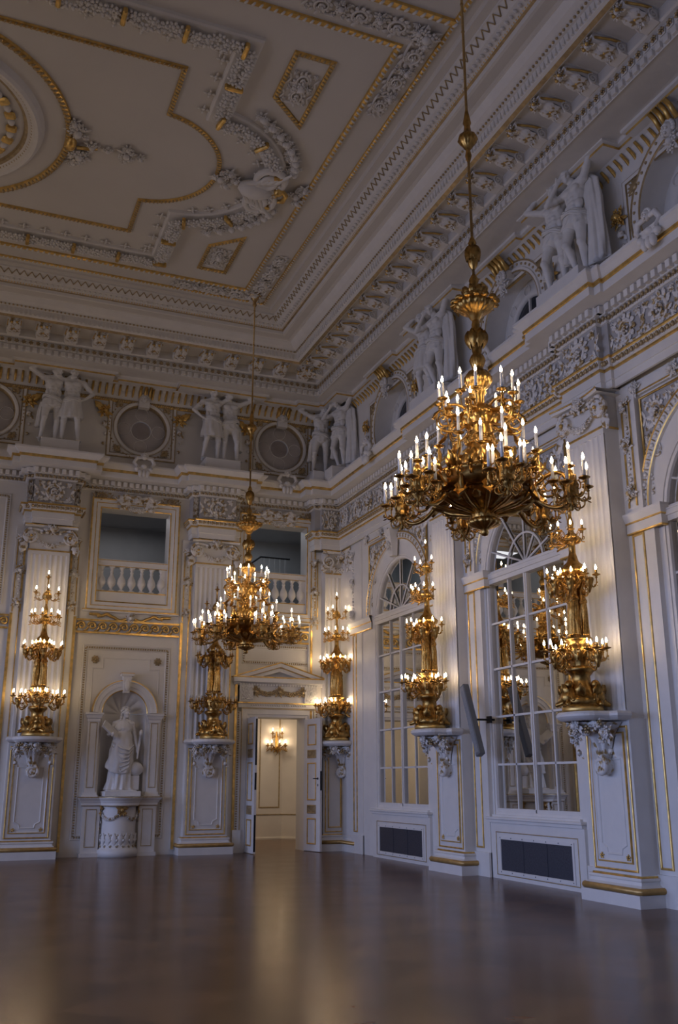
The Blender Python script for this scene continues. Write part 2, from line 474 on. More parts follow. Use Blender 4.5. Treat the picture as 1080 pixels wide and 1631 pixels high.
# ------------------------------------------------------------------ the hall: walls with their openings
PIL = (-13.45, -7.23, -3.34)               # pilasters on the end wall
PIERS = (6.38, 11.22, 16.1)                # piers on the mirror wall, at y = -a
WINS = (3.70, 8.72, 13.62)                 # mirrored windows, at y = -a
BAYS = (-5.25, -1.62)
OC_E = (-8.87, -5.23, -1.58)
OC_M = (3.55, 8.85, 13.45)
WALL_TOP = 12.6

def ring_fill(cx, cz, r, full, n=48):
    """wall surface between a circle (or its upper half) and its square"""
    m = n if full else n//2
    P = []
    for i in range(m+1):
        a = 2*PI*i/n; c, s_ = math.cos(a), math.sin(a); k = 1/max(abs(c), abs(s_))
        P.append([(cx+r*c, 0, cz+r*s_), (cx+r*c*k, 0, cz+r*s_*k)])
    return grid(np.array(P))
def reveal(path, y0, y1):
    P = np.array([[(x, y0, z), (x, y1, z)] for x, z in path])
    return grid(P)
def arc_pts(cx, cz, r, a0=0.0, a1=PI, n=24):
    return [(cx+r*math.cos(a0+(a1-a0)*i/n), cz+r*math.sin(a0+(a1-a0)*i/n)) for i in range(n+1)]
def wall(mb, x0, x1, z0, z1, rects, arches, circles):
    H = list(rects)
    for cx, zs, r, zb in arches: H.append((cx-r, cx+r, zb, zs+r))
    for cx, cz, r in circles: H.append((cx-r, cx+r, cz-r, cz+r))
    xs = sorted({x0, x1, *[h[0] for h in H], *[h[1] for h in H]})
    zs_ = sorted({z0, z1, *[h[2] for h in H], *[h[3] for h in H]})
    for i in range(len(xs)-1):
        for k in range(len(zs_)-1):
            mx, mz = (xs[i]+xs[i+1])/2, (zs_[k]+zs_[k+1])/2
            if any(h[0] < mx < h[1] and h[2] < mz < h[3] for h in H): continue
            mb.add(geo([(xs[i], 0, zs_[k]), (xs[i+1], 0, zs_[k]), (xs[i+1], 0, zs_[k+1]), (xs[i], 0, zs_[k+1])], [(0, 1, 2, 3)]), 0)
    for cx, zs, r, zb in arches: mb.add(ring_fill(cx, zs, r, False), 0)
    for cx, cz, r in circles: mb.add(ring_fill(cx, cz, r, True), 0)

# floor and ceiling
mb = MB(); mb.add(geo([(HALL_L-1, HALL_B-1, 0), (0.6, HALL_B-1, 0), (0.6, 7.0, 0), (HALL_L-1, 7.0, 0)], [(0, 1, 2, 3)]))
struct('floor', mb, PARQUET)
mb = MB(); mb.add(geo([(HALL_L-1, HALL_B-1, 12.25), (HALL_L-1, 0.3, 12.25), (0.6, 0.3, 12.25), (0.6, HALL_B-1, 12.25)], [(0, 1, 2, 3)]))
struct('ceiling', mb, CEILM)

# end wall
NX, NS, NR = -5.255, 3.10, 0.50
DOOR = (-2.28, -0.85, 0.0, 3.08)
OPEN = [(-6.08, -4.42, 5.67, 7.92), (-2.42, -0.84, 5.67, 7.92), (-11.4, -9.7, 6.2, 8.2)]
mb = MB()
wall(mb, HALL_L, 0.5, 0, WALL_TOP, OPEN+[DOOR], [(NX, NS, NR, 1.27)], [(x, 10.06, 0.62) for x in OC_E])
for a, b, c, d in OPEN: mb.add(reveal([(a, c), (a, d), (b, d), (b, c), (a, c)], 0, 0.42))
a, b, c, d = DOOR; mb.add(reveal([(a, 0), (a, d), (b, d), (b, 0)], 0, 0.55))
for x in OC_E: mb.add(reveal(arc_pts(x, 10.06, 0.62, 0, 2*PI, 48), 0, 0.16), 0, True)
# niche: half-round recess with a ribbed shell vault
P = []
for i in range(17):
    a = PI*i/16; P.append([(NX-NR*math.cos(a), 0.92*NR*math.sin(a), z) for z in (1.27, NS)])
mb.add(grid(np.array(P)), 1, True)
P = []
for i in range(109):
    a = PI*i/108; row = []
    for j in range(13):
        q = NR*math.sin(PI/2*j/12)
        y = 0.92*math.sqrt(max(0.0, NR*NR-q*q)) - 0.13*abs(math.sin(6.5*a))**0.8*math.sin(PI*min(1.0, q/NR))**0.6*(q/NR)
        row.append((NX-q*math.cos(a), y, NS+q*math.sin(a)))
    P.append(row)
mb.add(grid(np.array(P)), 1, True)
mb.add(geo([(NX-NR, 0, 1.27), (NX+NR, 0, 1.27), (NX+NR, 0.5, 1.27), (NX-NR, 0.5, 1.27)], [(0, 1, 2, 3)]), 0)
struct('wall_back', mb, [WALLM, WHITE])

# mirror wall (built facing -y, turned to face -x)
mb = MB()
wall(mb, -0.5, -HALL_B, 0, WALL_TOP, [], [(w, 5.2, 1.26, 1.02) for w in WINS], [(w, 9.83, 0.92) for w in OC_M])
for w in WINS:
    mb.add(reveal([(w-1.26, 1.02), (w-1.26, 5.2)]+arc_pts(w, 5.2, 1.26)[::-1][1:-1]+[(w+1.26, 5.2), (w+1.26, 1.02), (w-1.26, 1.02)], 0, 0.13))
for w in OC_M:
    mb.add(reveal(arc_pts(w, 9.83, 0.92, 0, 2*PI, 48), 0, 0.46), 0, True)
struct('wall_right', mb, [WHITE, WHITE], rotz=RM)

# side wall with the tall daylight windows and the wall behind the camera
mb = MB()
wall(mb, 0, -HALL_B, 0, WALL_TOP, [], [(a, 5.2, 1.26, 1.0) for a in (3.7, 8.7, 13.6, 18.5, 23.4, 28.4)], [])
o = struct('wall_left', mb, WALLM, loc=(HALL_L, 0, 0), rotz=RM)
mb = MB(); mb.add(geo([(HALL_L, HALL_B, 0), (0.5, HALL_B, 0), (0.5, HALL_B, WALL_TOP), (HALL_L, HALL_B, WALL_TOP)], [(0, 1, 2, 3)]))
struct('wall_front', mb, WALLM)

# galleries behind the balcony openings and the corridor behind the door
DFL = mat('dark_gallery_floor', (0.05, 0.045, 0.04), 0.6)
def room(name, x0, x1, y0, y1, z0, z1, m, fl=DFL):
    mb = MB()
    mb.add(geo([(x0, y0, z0), (x1, y0, z0), (x1, y1, z0), (x0, y1, z0)], [(0, 1, 2, 3)]), 1)
    mb.add(geo([(x0, y0, z1), (x1, y0, z1), (x1, y1, z1), (x0, y1, z1)], [(0, 3, 2, 1)]))
    mb.add(geo([(x0, y1, z0), (x1, y1, z0), (x1, y1, z1), (x0, y1, z1)], [(0, 1, 2, 3)]))
    mb.add(geo([(x0, y0, z0), (x0, y1, z0), (x0, y1, z1), (x0, y0, z1)], [(0, 1, 2, 3)]))
    mb.add(geo([(x1, y0, z0), (x1, y1, z0), (x1, y1, z1), (x1, y0, z1)], [(0, 3, 2, 1)]))
    return struct(name, mb, [m, fl or m])
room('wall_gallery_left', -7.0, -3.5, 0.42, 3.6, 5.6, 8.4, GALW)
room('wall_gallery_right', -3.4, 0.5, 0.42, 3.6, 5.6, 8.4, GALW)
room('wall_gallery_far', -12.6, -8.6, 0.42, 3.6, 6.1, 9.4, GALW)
mb = MB()
for q in ([(-3.6, 0.55), (-3.6, 4.6)], [(-3.6, 4.6), (0.15, 4.6), (0.75, 4.15)], [(0.75, 4.15), (0.75, 0.55)]):
    P = np.array([[(x, y, 0.0), (x, y, 4.2)] for x, y in q]); mb.add(grid(P))
mb.add(geo([(-3.6, .5, 4.2), (.8, .5, 4.2), (.8, 5, 4.2), (-3.6, 5, 4.2)], [(0, 1, 2, 3)]))
struct('wall_corridor', mb, CORR)
mb = MB()
for z0, z1, d in ((0, 0.06, 0.03),):
    mb.sweep([(-3.6, 4.6), (0.15, 4.6), (0.75, 4.15)], [(0, 0, 0), (0.03, 0, 0), (0.03, 0.05, 0), (0, 0.06, 0)], plan)
mb.sweep([(-3.6, 4.6), (0.15, 4.6), (0.75, 4.15)], [(0, 0.66, 1), (0.015, 0.665, 1), (0.015, 0.685, 1), (0, 0.69, 1)], plan)
for x0, x1 in ((-2.6, -0.95), (-0.55, 0.08)):
    frame(mb, x0, x1, 0.85, 3.7, [(0, 0, 1), (0.008, 0.012, 1), (0.03, 0.012, 1), (0.038, 0, 1)], 4.6)
struct('baseboard_corridor', mb, [CORR, DULL])

# ------------------------------------------------------------------ entablatures swept round both walls
def res_e(xp, d1=0.38, d2=0.5, h1=0.45, h2=0.60, y=0.0):
    return [(xp-h2, y), (xp-h2, -d1), (xp-h1, -d1), (xp-h1, -d2), (xp+h1, -d2), (xp+h1, -d1), (xp+h2, -d1), (xp+h2, y)]
def res_m(a, d1, d2, h1=0.47, h2=0.62, x0=0.0, x1=0.0):
    return [(x0, -a+h2), (-d1, -a+h2), (-d1, -a+h1), (-d2, -a+h1), (-d2, -a-h1), (-d1, -a-h1), (-d1, -a-h2), (x1, -a-h2)]
CORN = [(-0.75, 0), (-0.75, -0.38), (-0.6, -0.38), (-0.6, -0.5), (-0.10, -0.5)]
M_PATH = res_m(PIERS[0], 0.22, 0.30, x0=-0.10, x1=-0.17)+res_m(PIERS[1], 0.27, 0.36, x0=-0.17, x1=-0.22)+res_m(PIERS[2], 0.36, 0.46, x0=-0.22, x1=-0.22)+[(-0.22, -24.0)]
LE_PATH = [(-16.0, 0)]+sum([res_e(x) for x in PIL], [])+CORN+M_PATH
LE_UP = [(0.0, 8.34, 0), (0.03, 8.345, 0), (0.05, 8.37, 0), (0.05, 8.44, 0), (0.09, 8.45, 0), (0.09, 8.595, 0), (0.40, 8.60, 0), (0.40, 8.735, 1), (0.425, 8.745, 1),
         (0.43, 8.795, 0), (0.45, 8.81, 0), (0.505, 8.87, 0), (0.54, 8.90, 0), (0.54, 8.945, 0), (-0.55, 8.95, 0)]
LE_LOW = [(-0.04, 7.29, 0), (0.0, 7.29, 0), (0.0, 7.41, 0), (0.02, 7.415, 0), (0.02, 7.56, 1), (0.045, 7.57, 1), (0.045, 7.60, 0), (0.06, 7.61, 0), (0.12, 7.70, 1), (0.13, 7.72, 1), (0.13, 7.745, 0), (0.0, 7.76, 3), (0.0, 8.345, 0)]
CORE = [(0.0, 7.3, 0)]
DENT = box(-0.045, 0.045, -0.09, 0.01, 0, 0.115, bev=0.006)
BUD = join([blob((0, -0.03, 0.03), (0.030, 0.034, 0.042)), blob((0.045, -0.012, 0.02), (0.014, 0.02, 0.035))])
mb = MB()
mb.sweep(LE_PATH, LE_UP, plan)
mb.add(along(LE_PATH, 0.09, 8.463, 0.15, DENT), 0)
mb.add(along(LE_PATH, 0.045, 8.372, 0.095, BUD), 2, True)
struct('trim_1', mb, [WHITE, GOLD, DULL])
CYMA = join([blob((0, -0.035, 0.0), (0.032, 0.03, 0.05)), blob((0.05, -0.025, 0.01), (0.012, 0.02, 0.05))])
mb = MB()
segs = [res_e(x) for x in PIL]+[CORN+M_PATH]
for sg in segs:
    mb.sweep(sg, LE_LOW, plan)
    mb.add(along(sg, 0.075, 7.655, 0.11, CYMA), 2, True)
struct('trim_2', mb, [WHITE, GOLD, DULL, GROUND])

# scroll relief of the frieze
mb = MB()
for x in PIL:
    mb.add(scroll_band(x-0.40, x+0.40, 7.80, 8.31, -0.5), 0, True)
    for sx in (-1, 1):
        mb.add(scroll_band(x+sx*0.525-0.07, x+sx*0.525+0.07, 7.80, 8.31, -0.38), 0, True)
mb.add(scroll_band(-0.57, -0.08, 7.80, 8.31, -0.5), 0, True)
struct('trim_3', mb, [ORN])
mb = MB()
for a0, a1, d in ((0.55, 5.74, 0.10), (5.93, 6.83, 0.30), (7.02, 10.58, 0.17), (10.77, 11.67, 0.36), (11.86, 15.45, 0.22)):
    mb.add(scroll_band(a0, a1, 7.80, 8.31, -d), 0, True)
struct('trim_4', mb, [ORN], rotz=RM)

# attic wall band: rope moulding, gilded tongues, fascia with breaks over the figures
SE = [(-7.23), (-3.34)]
SM = (6.38, 11.22, 16.1)
def brk(c, h, d): return [(c-h, 0), (c-h, -d), (c+h, -d), (c+h, 0)]
UM = 0.16
fr_path = [(-16.0, 0.0), (UM, 0.0), (UM, -24.0)]
ue = [(-16.0, 0.0)]
for c, h, d in ((-13.45, 0.80, 0.34), (-8.87, 0.36, 0.12), (-7.23, 0.80, 0.34), (-5.23, 0.36, 0.12), (-3.34, 0.76, 0.34), (-1.58, 0.36, 0.12)):
    ue += brk(c, h, d)
ue += [(-0.96, 0), (-0.96, -0.30), (-0.40, -0.30), (-0.40, -0.40), (UM-0.45, -0.40), (UM-0.45, -1.30), (UM, -1.30)]
for c, h, d in ((3.55, 0.38, 0.12), (6.38, 0.78, 0.30), (8.85, 0.38, 0.12), (11.22, 0.80, 0.30), (13.45, 0.38, 0.12), (16.1, 0.8, 0.30)):
    ue += [(UM, -c+h), (UM-d, -c+h), (UM-d, -c-h), (UM, -c-h)]
ue += [(UM, -24.0)]
FR = [(0, 10.69, 1), (0.03, 10.70, 1), (0.05, 10.735, 1), (0.03, 10.77, 0), (0.06, 10.80, 0), (0.09, 10.85, 0), (0.15, 10.95, 0), (0.26, 11.04, 0), (0.34, 11.07, 0)]
UE = [(0.0, 11.065, 0), (0.36, 11.07, 1), (0.365, 11.11, 0), (0.42, 11.125, 0), (0.42, 11.175, 0), (0.48, 11.20, 0), (0.48, 11.22, 0), (-0.3, 11.24, 0)]
TONGUE = tube([(0, -0.10, 10.83), (0, -0.135, 10.88), (0, -0.20, 10.965), (0, -0.30, 11.045)], [0.018, 0.026, 0.030, 0.026], 6)
ROPEB = xf(ICO[1], RY(0.6) @ S(0.022, 0.02, 0.045))
mb = MB(); mb.sweep(fr_path, FR, plan); mb.sweep(ue, UE, plan)
mb.add(along(fr_path, 0.0, 0.0, 0.165, TONGUE), 1, True)
mb.add(along(fr_path, 0.045, 10.735, 0.055, ROPEB), 2, True)
struct('trim_5', mb, [WHITE, GOLD, DULL])

# the great cornice: dentils with rosettes, bracket soffit, fluted fascia, stepped cove
CR_PATH = [(-18.0, 0), (0.30, 0), (0.30, -24.0)]
CR = [(0.2, 11.23, 0), (1.28, 11.10, 0), (1.30, 11.08, 0), (1.30, 11.22, 0), (1.33, 11.23, 0), (1.33, 11.37, 0), (1.40, 11.38, 0), (1.43, 11.40, 2), (1.43, 11.575, 2), (2.07, 11.585, 0), (2.07, 11.52, 0), (2.09, 11.515, 3),
      (2.15, 11.55, 0), (2.20, 11.57, 0), (2.24, 11.70, 0), (2.28, 11.705, 0), (2.29, 11.73, 0), (2.33, 11.75, 0), (2.40, 11.79, 0), (2.47, 11.86, 0), (2.49, 11.885, 0),
      (2.52, 11.885, 2), (2.56, 11.90, 2), (2.72, 11.90, 0), (2.77, 11.90, 0), (2.79, 11.96, 3), (2.84, 11.965, 2), (2.86, 11.995, 0), (2.99, 12.04, 0), (3.0, 12.06, 0), (3.10, 12.15, 0), (3.13, 12.16, 0), (3.13, 12.20, 2),
      (3.26, 12.205, 2), (3.28, 12.24, 2), (3.30, 12.25, 2)]
mb = MB(); mb.sweep(CR_PATH, CR, plan)
D2 = box(-0.05, 0.05, -0.055, 0.0, 0, 0.10, bev=0.006)
mb.add(along(CR_PATH, 1.30, 11.10, 0.158, D2), 0)
ROS = xf(flower(0.058, 6, 0.5), T(0, 0, 0))
mb.add(along(CR_PATH, 1.335, 11.30, 0.158, box(-0.06, 0.06, -0.02, 0, -0.06, 0.06, bev=0.008)), 0)
mb.add(along(CR_PATH, 1.355, 11.30, 0.158, ROS), 3, True)
mb.add(along(CR_PATH, 2.215, 11.58, 0.10, box(-0.022, 0.022, -0.03, 0.01, 0.0, 0.11)), 0)
mb.add(along(CR_PATH, 2.285, 11.715, 0.085, blob((0, -0.015, 0), 0.024)), 3, True)
mb.add(along(CR_PATH, 2.93, 12.0, 0.115, xf(ICO[1], S(0.032, 0.045, 0.03))), 0, True)
mb.add(along(CR_PATH, 2.84, 11.985, 0.06, xf(ICO[1], S(0.02, 0.02, 0.02))), 1, True)
ZIG = join([tube([(-0.08, 0.03, -0.03), (0, -0.05, 0.05)], 0.010, 5), tube([(0, -0.05, 0.05), (0.08, 0.03, -0.03)], 0.010, 5)])
mb.add(along(CR_PATH, 3.06, 12.10, 0.16, ZIG), 3, True)
struct('trim_6', mb, [WHITE, GOLD, CEILM, DULL])
# ------------------------------------------------------------------ pilasters and piers
def fluted(w, z0, z1, y0, n=7):
    """flat shaft with n flutes on the face, its sides plain; face at y0, back at wall"""
    xs = [-w/2]; ys = [0.0]
    m = 0.05*w; fw = (w-2*m)/n
    for i in range(n):
        a = -w/2+m+i*fw
        for t in np.linspace(0.1, 0.9, 7):
            xs.append(a+t*fw); ys.append(0.028*math.sin(PI*(t-0.1)/0.8))
    xs.append(w/2); ys.append(0.0)
    P = np.array([[(x, y0+y, z0), (x, y0+y, z1)] for x, y in zip(xs, ys)])
    return P
def shaft_mb(w, z0, z1, dep):
    mb = MB()
    mb.add(grid(fluted(w, z0+0.12, z1-0.1, -dep)), 0)
    mb.box(-w/2, w/2, -dep+0.028, 0, z0, z1)
    mb.box(-w/2, w/2, -dep, -dep+0.03, z0, z0+0.12)
    mb.box(-w/2, w/2, -dep, -dep+0.03, z1-0.1, z1)
    mb.box(-w/2-0.012, w/2+0.012, -dep-0.02, 0, z1-0.02, z1+0.012, m=1)
    return mb
def capital(parent, w, z0, dep, h=0.60):
    """volutes, abacus with gilt edge, central flower, swag"""
    mb = MB()
    mb.box(-w/2+0.02, w/2-0.02, -dep, 0, z0, z0+h)
    P = [(-w/2-0.13, z0+h-0.10), (-w*0.25, z0+h-0.05), (0, z0+h-0.045), (w*0.25, z0+h-0.05), (w/2+0.13, z0+h-0.10)]
    ab = []
    for i in range(13):
        t = i/12; x = (-w/2-0.13)+(w+0.26)*t; c = abs(2*t-1)
        ab.append((x, -dep-0.06-0.11*c*c, z0+h-0.10+0.03*(1-c*c)))
    V = []; 
    for x, y, z in ab: V.append([(x, 0, z), (x, y, z), (x, y-0.02, z+0.05), (x, 0, z+0.085)])
    mb.add(grid(np.array(V)), 0)
    mb.add(tube([(x, y-0.022, z+0.05) for x, y, z in ab], 0.014, 5), 1, True)
    c = obj('capital', mb, [WHITE, GOLD], parent)
    for sx in (-1, 1):
        v = MB(); cx = sx*(w/2-0.03)
        g = spiral(cx, z0+0.30, 0.175, 2.2, PI/2, -sx, 0.034, 0.018, -dep-0.06, 46, 6)
        v.add(g, 0, True); v.add(xf(lathe([(0.001, -0.06), (0.10, -0.06), (0.135, -0.03), (0.14, 0.05)], 18), T(cx, -dep-0.02, z0+0.30) @ RX(PI/2) @ S(1, 1, -1)), 0, True)
        v.add(blob((cx, -dep-0.11, z0+0.30), 0.035), 1, True)
        v.add(tube([(cx, -dep-0.06, z0+0.475), (cx-sx*0.12, -dep-0.05, z0+0.47), (cx-sx*0.25, -dep-0.04, z0+0.44)], 0.03, 6), 0, True)
        v.add(xf(LEAF, T(cx+sx*0.10, -dep-0.02, z0+0.18) @ RY(PI-sx*0.35) @ S(0.30, 0.35, 0.30)), 0, True)
        v.add(xf(LEAF, T(cx+sx*0.13, -dep-0.04, z0+0.40) @ RY(PI+sx*0.3) @ S(0.30, 0.35, 0.24)), 0, True)
        obj('volute', v, [ORN, GOLD], c)
    f = MB()
    f.add(garland(-w/2+0.12, w/2-0.12, z0+0.26, 0.17, 0.05, -dep-0.05), 0, True)
    b = MB(); b.add(xf(bouquet(0.15, -0.06, 4), T(0, -dep-0.05, z0+h-0.12)), 0, True); obj('flower', b, [ORN], c)
    b = MB()
    for k in range(7): b.add(blob((-0.21+0.07*k, -dep-0.03, z0+0.40), (0.042, 0.03, 0.035)), 1 if k % 2 else 0, True)
    obj('egg_moulding', b, [WHITE, DULL], c)
    obj('festoon', f, [ORN, DULL], c)
    return c
def pedestal(parent, w, dep, corner=False):
    mb = MB()
    b = 0.12
    mb.box(-w/2-b, w/2+b, -dep-0.15, 0, 0, 0.16)
    mb.box(-w/2, w/2, -dep, 0, 0.16, 2.42)
    prof = [(0.10, 0.16, 0), (0.10, 0.24, 0), (0.045, 0.27, 0), (0.035, 0.31, 0), (0.06, 0.33, 0), (0.055, 0.36, 1), (0.012, 0.365, 1), (0.012, 0.385, 0), (0, 0.39, 0)]
    path = [(-w/2, 0), (-w/2, -dep), (w/2, -dep), (w/2, 0)]
    mb.sweep(path, prof, plan)
    o = obj('pedestal', mb, [WHITE, GOLD], parent)
    t = MB(); e = 0.115
    t.add(tube([(-w/2-e, 0, 0.205), (-w/2-e, -dep-e+0.03, 0.205), (-w/2-e+0.03, -dep-e, 0.205), (w/2+e-0.03, -dep-e, 0.205), (w/2+e, -dep-e+0.03, 0.205), (w/2+e, 0, 0.205)], 0.042, 8), 0, True)
    obj('base_moulding', t, WORN, parent)
    p = MB()
    frame(p, -w/2+0.045, w/2-0.045, 0.42, 2.33, bead_prof(0.03, 0.02, 1), -dep)
    frame(p, -w/2+0.13, w/2-0.13, 0.52, 2.25, [(0, 0, 1), (0.01, 0.02, 1), (0.025, 0.02, 0), (0.05, -0.005, 0)], -dep)
    q = w/2-0.23
    pts = [(-q, 0.75), (-q, 1.9), (q, 1.9), (q, 0.75), (q-0.10, 0.70), (q-0.12, 0.62), (-q+0.12, 0.62), (-q+0.10, 0.70)]
    p.sweep(pts, [(0, 0, 0), (0.008, 0.014, 0), (0.022, 0.014, 0), (0.03, 0, 0)], wallfn(-dep), closed=True)
    for sx in (-1, 1): p.add(xf(FLOWER, T(sx*(q+0.005), -dep, 0.60) @ S(0.045, 0.05, 0.045)), 1, True)
    obj('panel', p, [WHITE, GOLD], parent)
    return o
def side_strip(parent, x, dep0, z_imp, lower=True):
    """narrow strip beside a shaft: gold line, flower knots and drops of the upper part"""
    mb = MB()
    for q in (-0.085, 0.085):
        mb.box(x+q-0.012, x+q+0.012, -dep0-0.02, -dep0+0.01, z_imp, 7.05, m=1)
    mb.add(drop(x, z_imp+0.25, 6.95, 0.06, -dep0), 0, True)
    for z in (z_imp+0.2, z_imp+0.95, 7.0):
        mb.add(xf(bouquet(0.125, -0.05, int(z*10)), T(x, -dep0, z)), 0, True)
    obj('flower_strip', mb, [ORN, GOLD], parent)

def pilaster(label, loc, rotz, dep, back=0.0):
    t = thing('fluted_pilaster', label, 'pilaster', loc, rotz, None)
    obj('shaft', shaft_mb(0.92, 2.42, 6.70, dep), [WHITE, GOLD], t)
    capital(t, 0.92, 6.70, dep)
    pedestal(t, 1.02, dep)
    return t
# end wall
for i, x in enumerate((-7.23, -3.34)):
    lab = ('fluted white pilaster left of the statue niche with a lit candelabrum before it', 'fluted white pilaster between the statue niche and the double door')[i]
    t = pilaster(lab, (x, 0, 0), 0, 0.32)
    for sx in (-1, 1):
        side_strip(t, sx*0.60, 0.10, 5.28)
        mb = MB(); mb.box(sx*0.60-0.14, sx*0.60+0.14, -0.10, 0, 0.10, 7.29)
        mb.box(sx*0.70-0.03, sx*0.70+0.03, -0.125, -0.09, 0.12, 5.25, m=1)
        mb.box(sx*0.535-0.012, sx*0.535+0.012, -0.115, -0.09, 2.45, 6.7, m=1)
        obj('side_strip', mb, [WALLM, GOLD], t)
# piers of the mirror wall
for i, a in enumerate(PIERS[:2]):
    lab = ('fluted white pier between the two tall mirrored windows', 'fluted white pier right of the second mirrored window')[i]
    d = (0.30, 0.38)[i]
    t = pilaster(lab, (0, -a, 0), RM, d)
    for sx in (-1, 1):
        side_strip(t, sx*0.66, 0.10, 5.42)
        mb = MB(); x0, x1 = sorted((sx*0.46, sx*1.02))
        mb.box(x0, x1, -0.08, 0, 0, 5.2)
        mb.box(x0, x1, -0.12, 0, 0, 0.40)
        mb.box(x0, sx*0.86 if sx > 0 else x1, -0.10, 0, 5.2, 7.3) if sx > 0 else mb.box(sx*0.86, x1, -0.10, 0, 5.2, 7.3)
        frame(mb, sx*0.68-0.13, sx*0.68+0.13, 0.46, 5.02, bead_prof(0.034, 0.022, 1), -0.08)
        obj('side_strip', mb, [WHITE, GOLD], t)
        im = MB(); xa, xb = sorted((sx*0.49, sx*1.2))
        pr = [(0, 5.02, 1), (0.02, 5.03, 1), (0.02, 5.05, 0), (0.015, 5.18, 1), (0.03, 5.185, 1), (0.03, 5.205, 0), (0.055, 5.26, 0), (0.07, 5.30, 0), (0.07, 5.335, 1), (-0.1, 5.34, 1)]
        im.sweep([(xa, 0), (xa, -0.09), (xb, -0.09), (xb, 0)], pr, plan)
        obj('impost', im, [WHITE, GOLD], t)
# corner: the pilaster folded into the angle of the two walls
t = thing('corner_pilaster', 'fluted white pilaster folded into the corner right of the double door', 'pilaster', (0, 0, 0))
mb = MB()
g = grid(fluted(0.50, 2.54, 6.6, 0, 4))
mb.add(xf(g, T(-0.14-0.05, -0.34, 0)), 0)
mb.box(-0.435, 0.10, -0.312, 0, 2.42, 6.695); mb.box(-0.44, 0.1, -0.34, 0, 2.42, 2.54); mb.box(-0.44, 0.1, -0.34, 0, 6.6, 6.7)
mb.add(xf(grid(fluted(0.62, 2.54, 6.6, 0, 5)), T(0.06, -0.34-0.31, 0) @ RZ(RM)), 0)
mb.box(0.088, 0.4, -0.965, -0.3, 2.42, 6.695); mb.box(0.06, 0.4, -0.97, -0.3, 2.42, 2.54); mb.box(0.06, 0.4, -0.97, -0.3, 6.6, 6.7)
mb.sweep([(-0.44, -0.34), (0.06, -0.34), (0.06, -0.97)], [(0, 6.68, 1), (0.02, 6.68, 1), (0.02, 6.712, 1), (0, 6.712, 1)], plan)
obj('shaft', mb, [WHITE, GOLD], t)
for k, (x, y, r) in enumerate(((-0.17, -0.0, 0.0), (0.40, -0.66, RM))):
    c = obj('capital', MB().box(-0.27, 0.27, -0.34, 0, 6.70, 7.29), [WHITE, GOLD], t, (x, y, 0), r)
    v = MB()
    cx = -0.20 if k == 0 else 0.22
    v.add(spiral(cx, 6.99, 0.165, 2.2, PI/2, 1 if k == 0 else -1, 0.034, 0.018, -0.42, 46, 6), 0, True)
    v.add(xf(lathe([(0.001, -0.06), (0.10, -0.06), (0.135, 0.0), (0.14, 0.08)], 18), T(cx, -0.36, 6.99) @ RX(PI/2) @ S(1, 1, -1)), 0, True)
    for q in (0.13, -0.1): v.add(xf(LEAF, T(cx+(q if k else -q), -0.40, 6.95) @ RY(PI) @ S(0.3, 0.35, 0.28)), 0, True)
    obj('volute', v, [ORN, GOLD], c)
f = MB()
f.add(xf(bouquet(0.2, -0.08, 8, 12), T(0.02, -0.44, 7.10) @ RZ(-PI/4)), 0, True)
f.add(xf(garland(-0.42, 0.42, 6.98, 0.2, 0.055, -0.03), T(0.0, -0.40, 0) @ RZ(-PI/4)), 0, True)
f.sweep([(-0.55, -0.46), (-0.02, -0.46), (-0.02, -1.05)], [(-0.1, 7.2, 0), (0.0, 7.2, 0), (0.03, 7.25, 1), (0.03, 7.28, 0), (-0.1, 7.29, 0)], plan)
obj('festoon', f, [ORN, GOLD], t)
mb = MB()
mb.box(-0.58, 0.2, -0.52, 0, 0, 0.16); mb.box(-0.06, 0.4, -1.25, -0.3, 0, 0.16)
mb.box(-0.48, 0.2, -0.36, 0, 0.16, 2.42); mb.box(0.04, 0.4, -1.10, -0.3, 0.16, 2.42)
mb.sweep([(-0.48, 0), (-0.48, -0.36), (0.04, -0.36), (0.04, -1.10), (0.4, -1.10)], [(0.10, 0.16, 0), (0.10, 0.24, 0), (0.045, 0.27, 0), (0.035, 0.31, 0), (0.06, 0.33, 0), (0.055, 0.36, 1), (0.012, 0.365, 1), (0.012, 0.385, 0), (0, 0.39, 0)], plan)
obj('pedestal', mb, [WHITE, GOLD], t)
mb = MB(); mb.add(tube([(-0.60, -0.0, 0.205), (-0.60, -0.475, 0.205), (-0.07, -0.475, 0.205), (-0.07, -1.215, 0.205), (0.3, -1.215, 0.205)], 0.042, 8), 0, True)
obj('base_moulding', mb, WORN, t)
mb = MB()
frame(mb, -0.44, 0.02, 0.42, 2.33, bead_prof(0.03, 0.02, 1), -0.36)
frame(mb, -0.36, -0.02, 0.52, 2.25, bead_prof(0.03, 0.02, 1), -0.36)
m2 = MB(); frame(m2, -0.36, 0.36, 0.42, 2.33, bead_prof(0.03, 0.02, 1), 0); frame(m2, -0.26, 0.26, 0.52, 2.25, bead_prof(0.03, 0.02, 1), 0)
for V, L, C, M_ in zip(m2.V, m2.L, m2.C, m2.M):
    pass
mesh2 = join([(V, L-min(L), C) for V, L, C in zip(m2.V, m2.L, m2.C)])
mb.add(xf(mesh2, T(0.04, -0.73, 0) @ RZ(RM)), 1)
obj('panel', mb, [WHITE, GOLD], t)
side_strip(t, -0.64, 0.08, 5.28)
mb = MB(); mb.box(-0.78, -0.44, -0.08, 0, 0.1, 7.29); mb.box(-0.74, -0.69, -0.105, -0.07, 0.12, 5.25, m=1)
mb.box(-0.02, 0.3, -1.7, -0.97, 0.0, 7.3); mb.box(-0.05, 0.3, -1.7, -1.10, 0, 0.40)
m2 = MB(); frame(m2, -0.11, 0.11, 0.46, 5.02, bead_prof(0.034, 0.022, 1), 0)
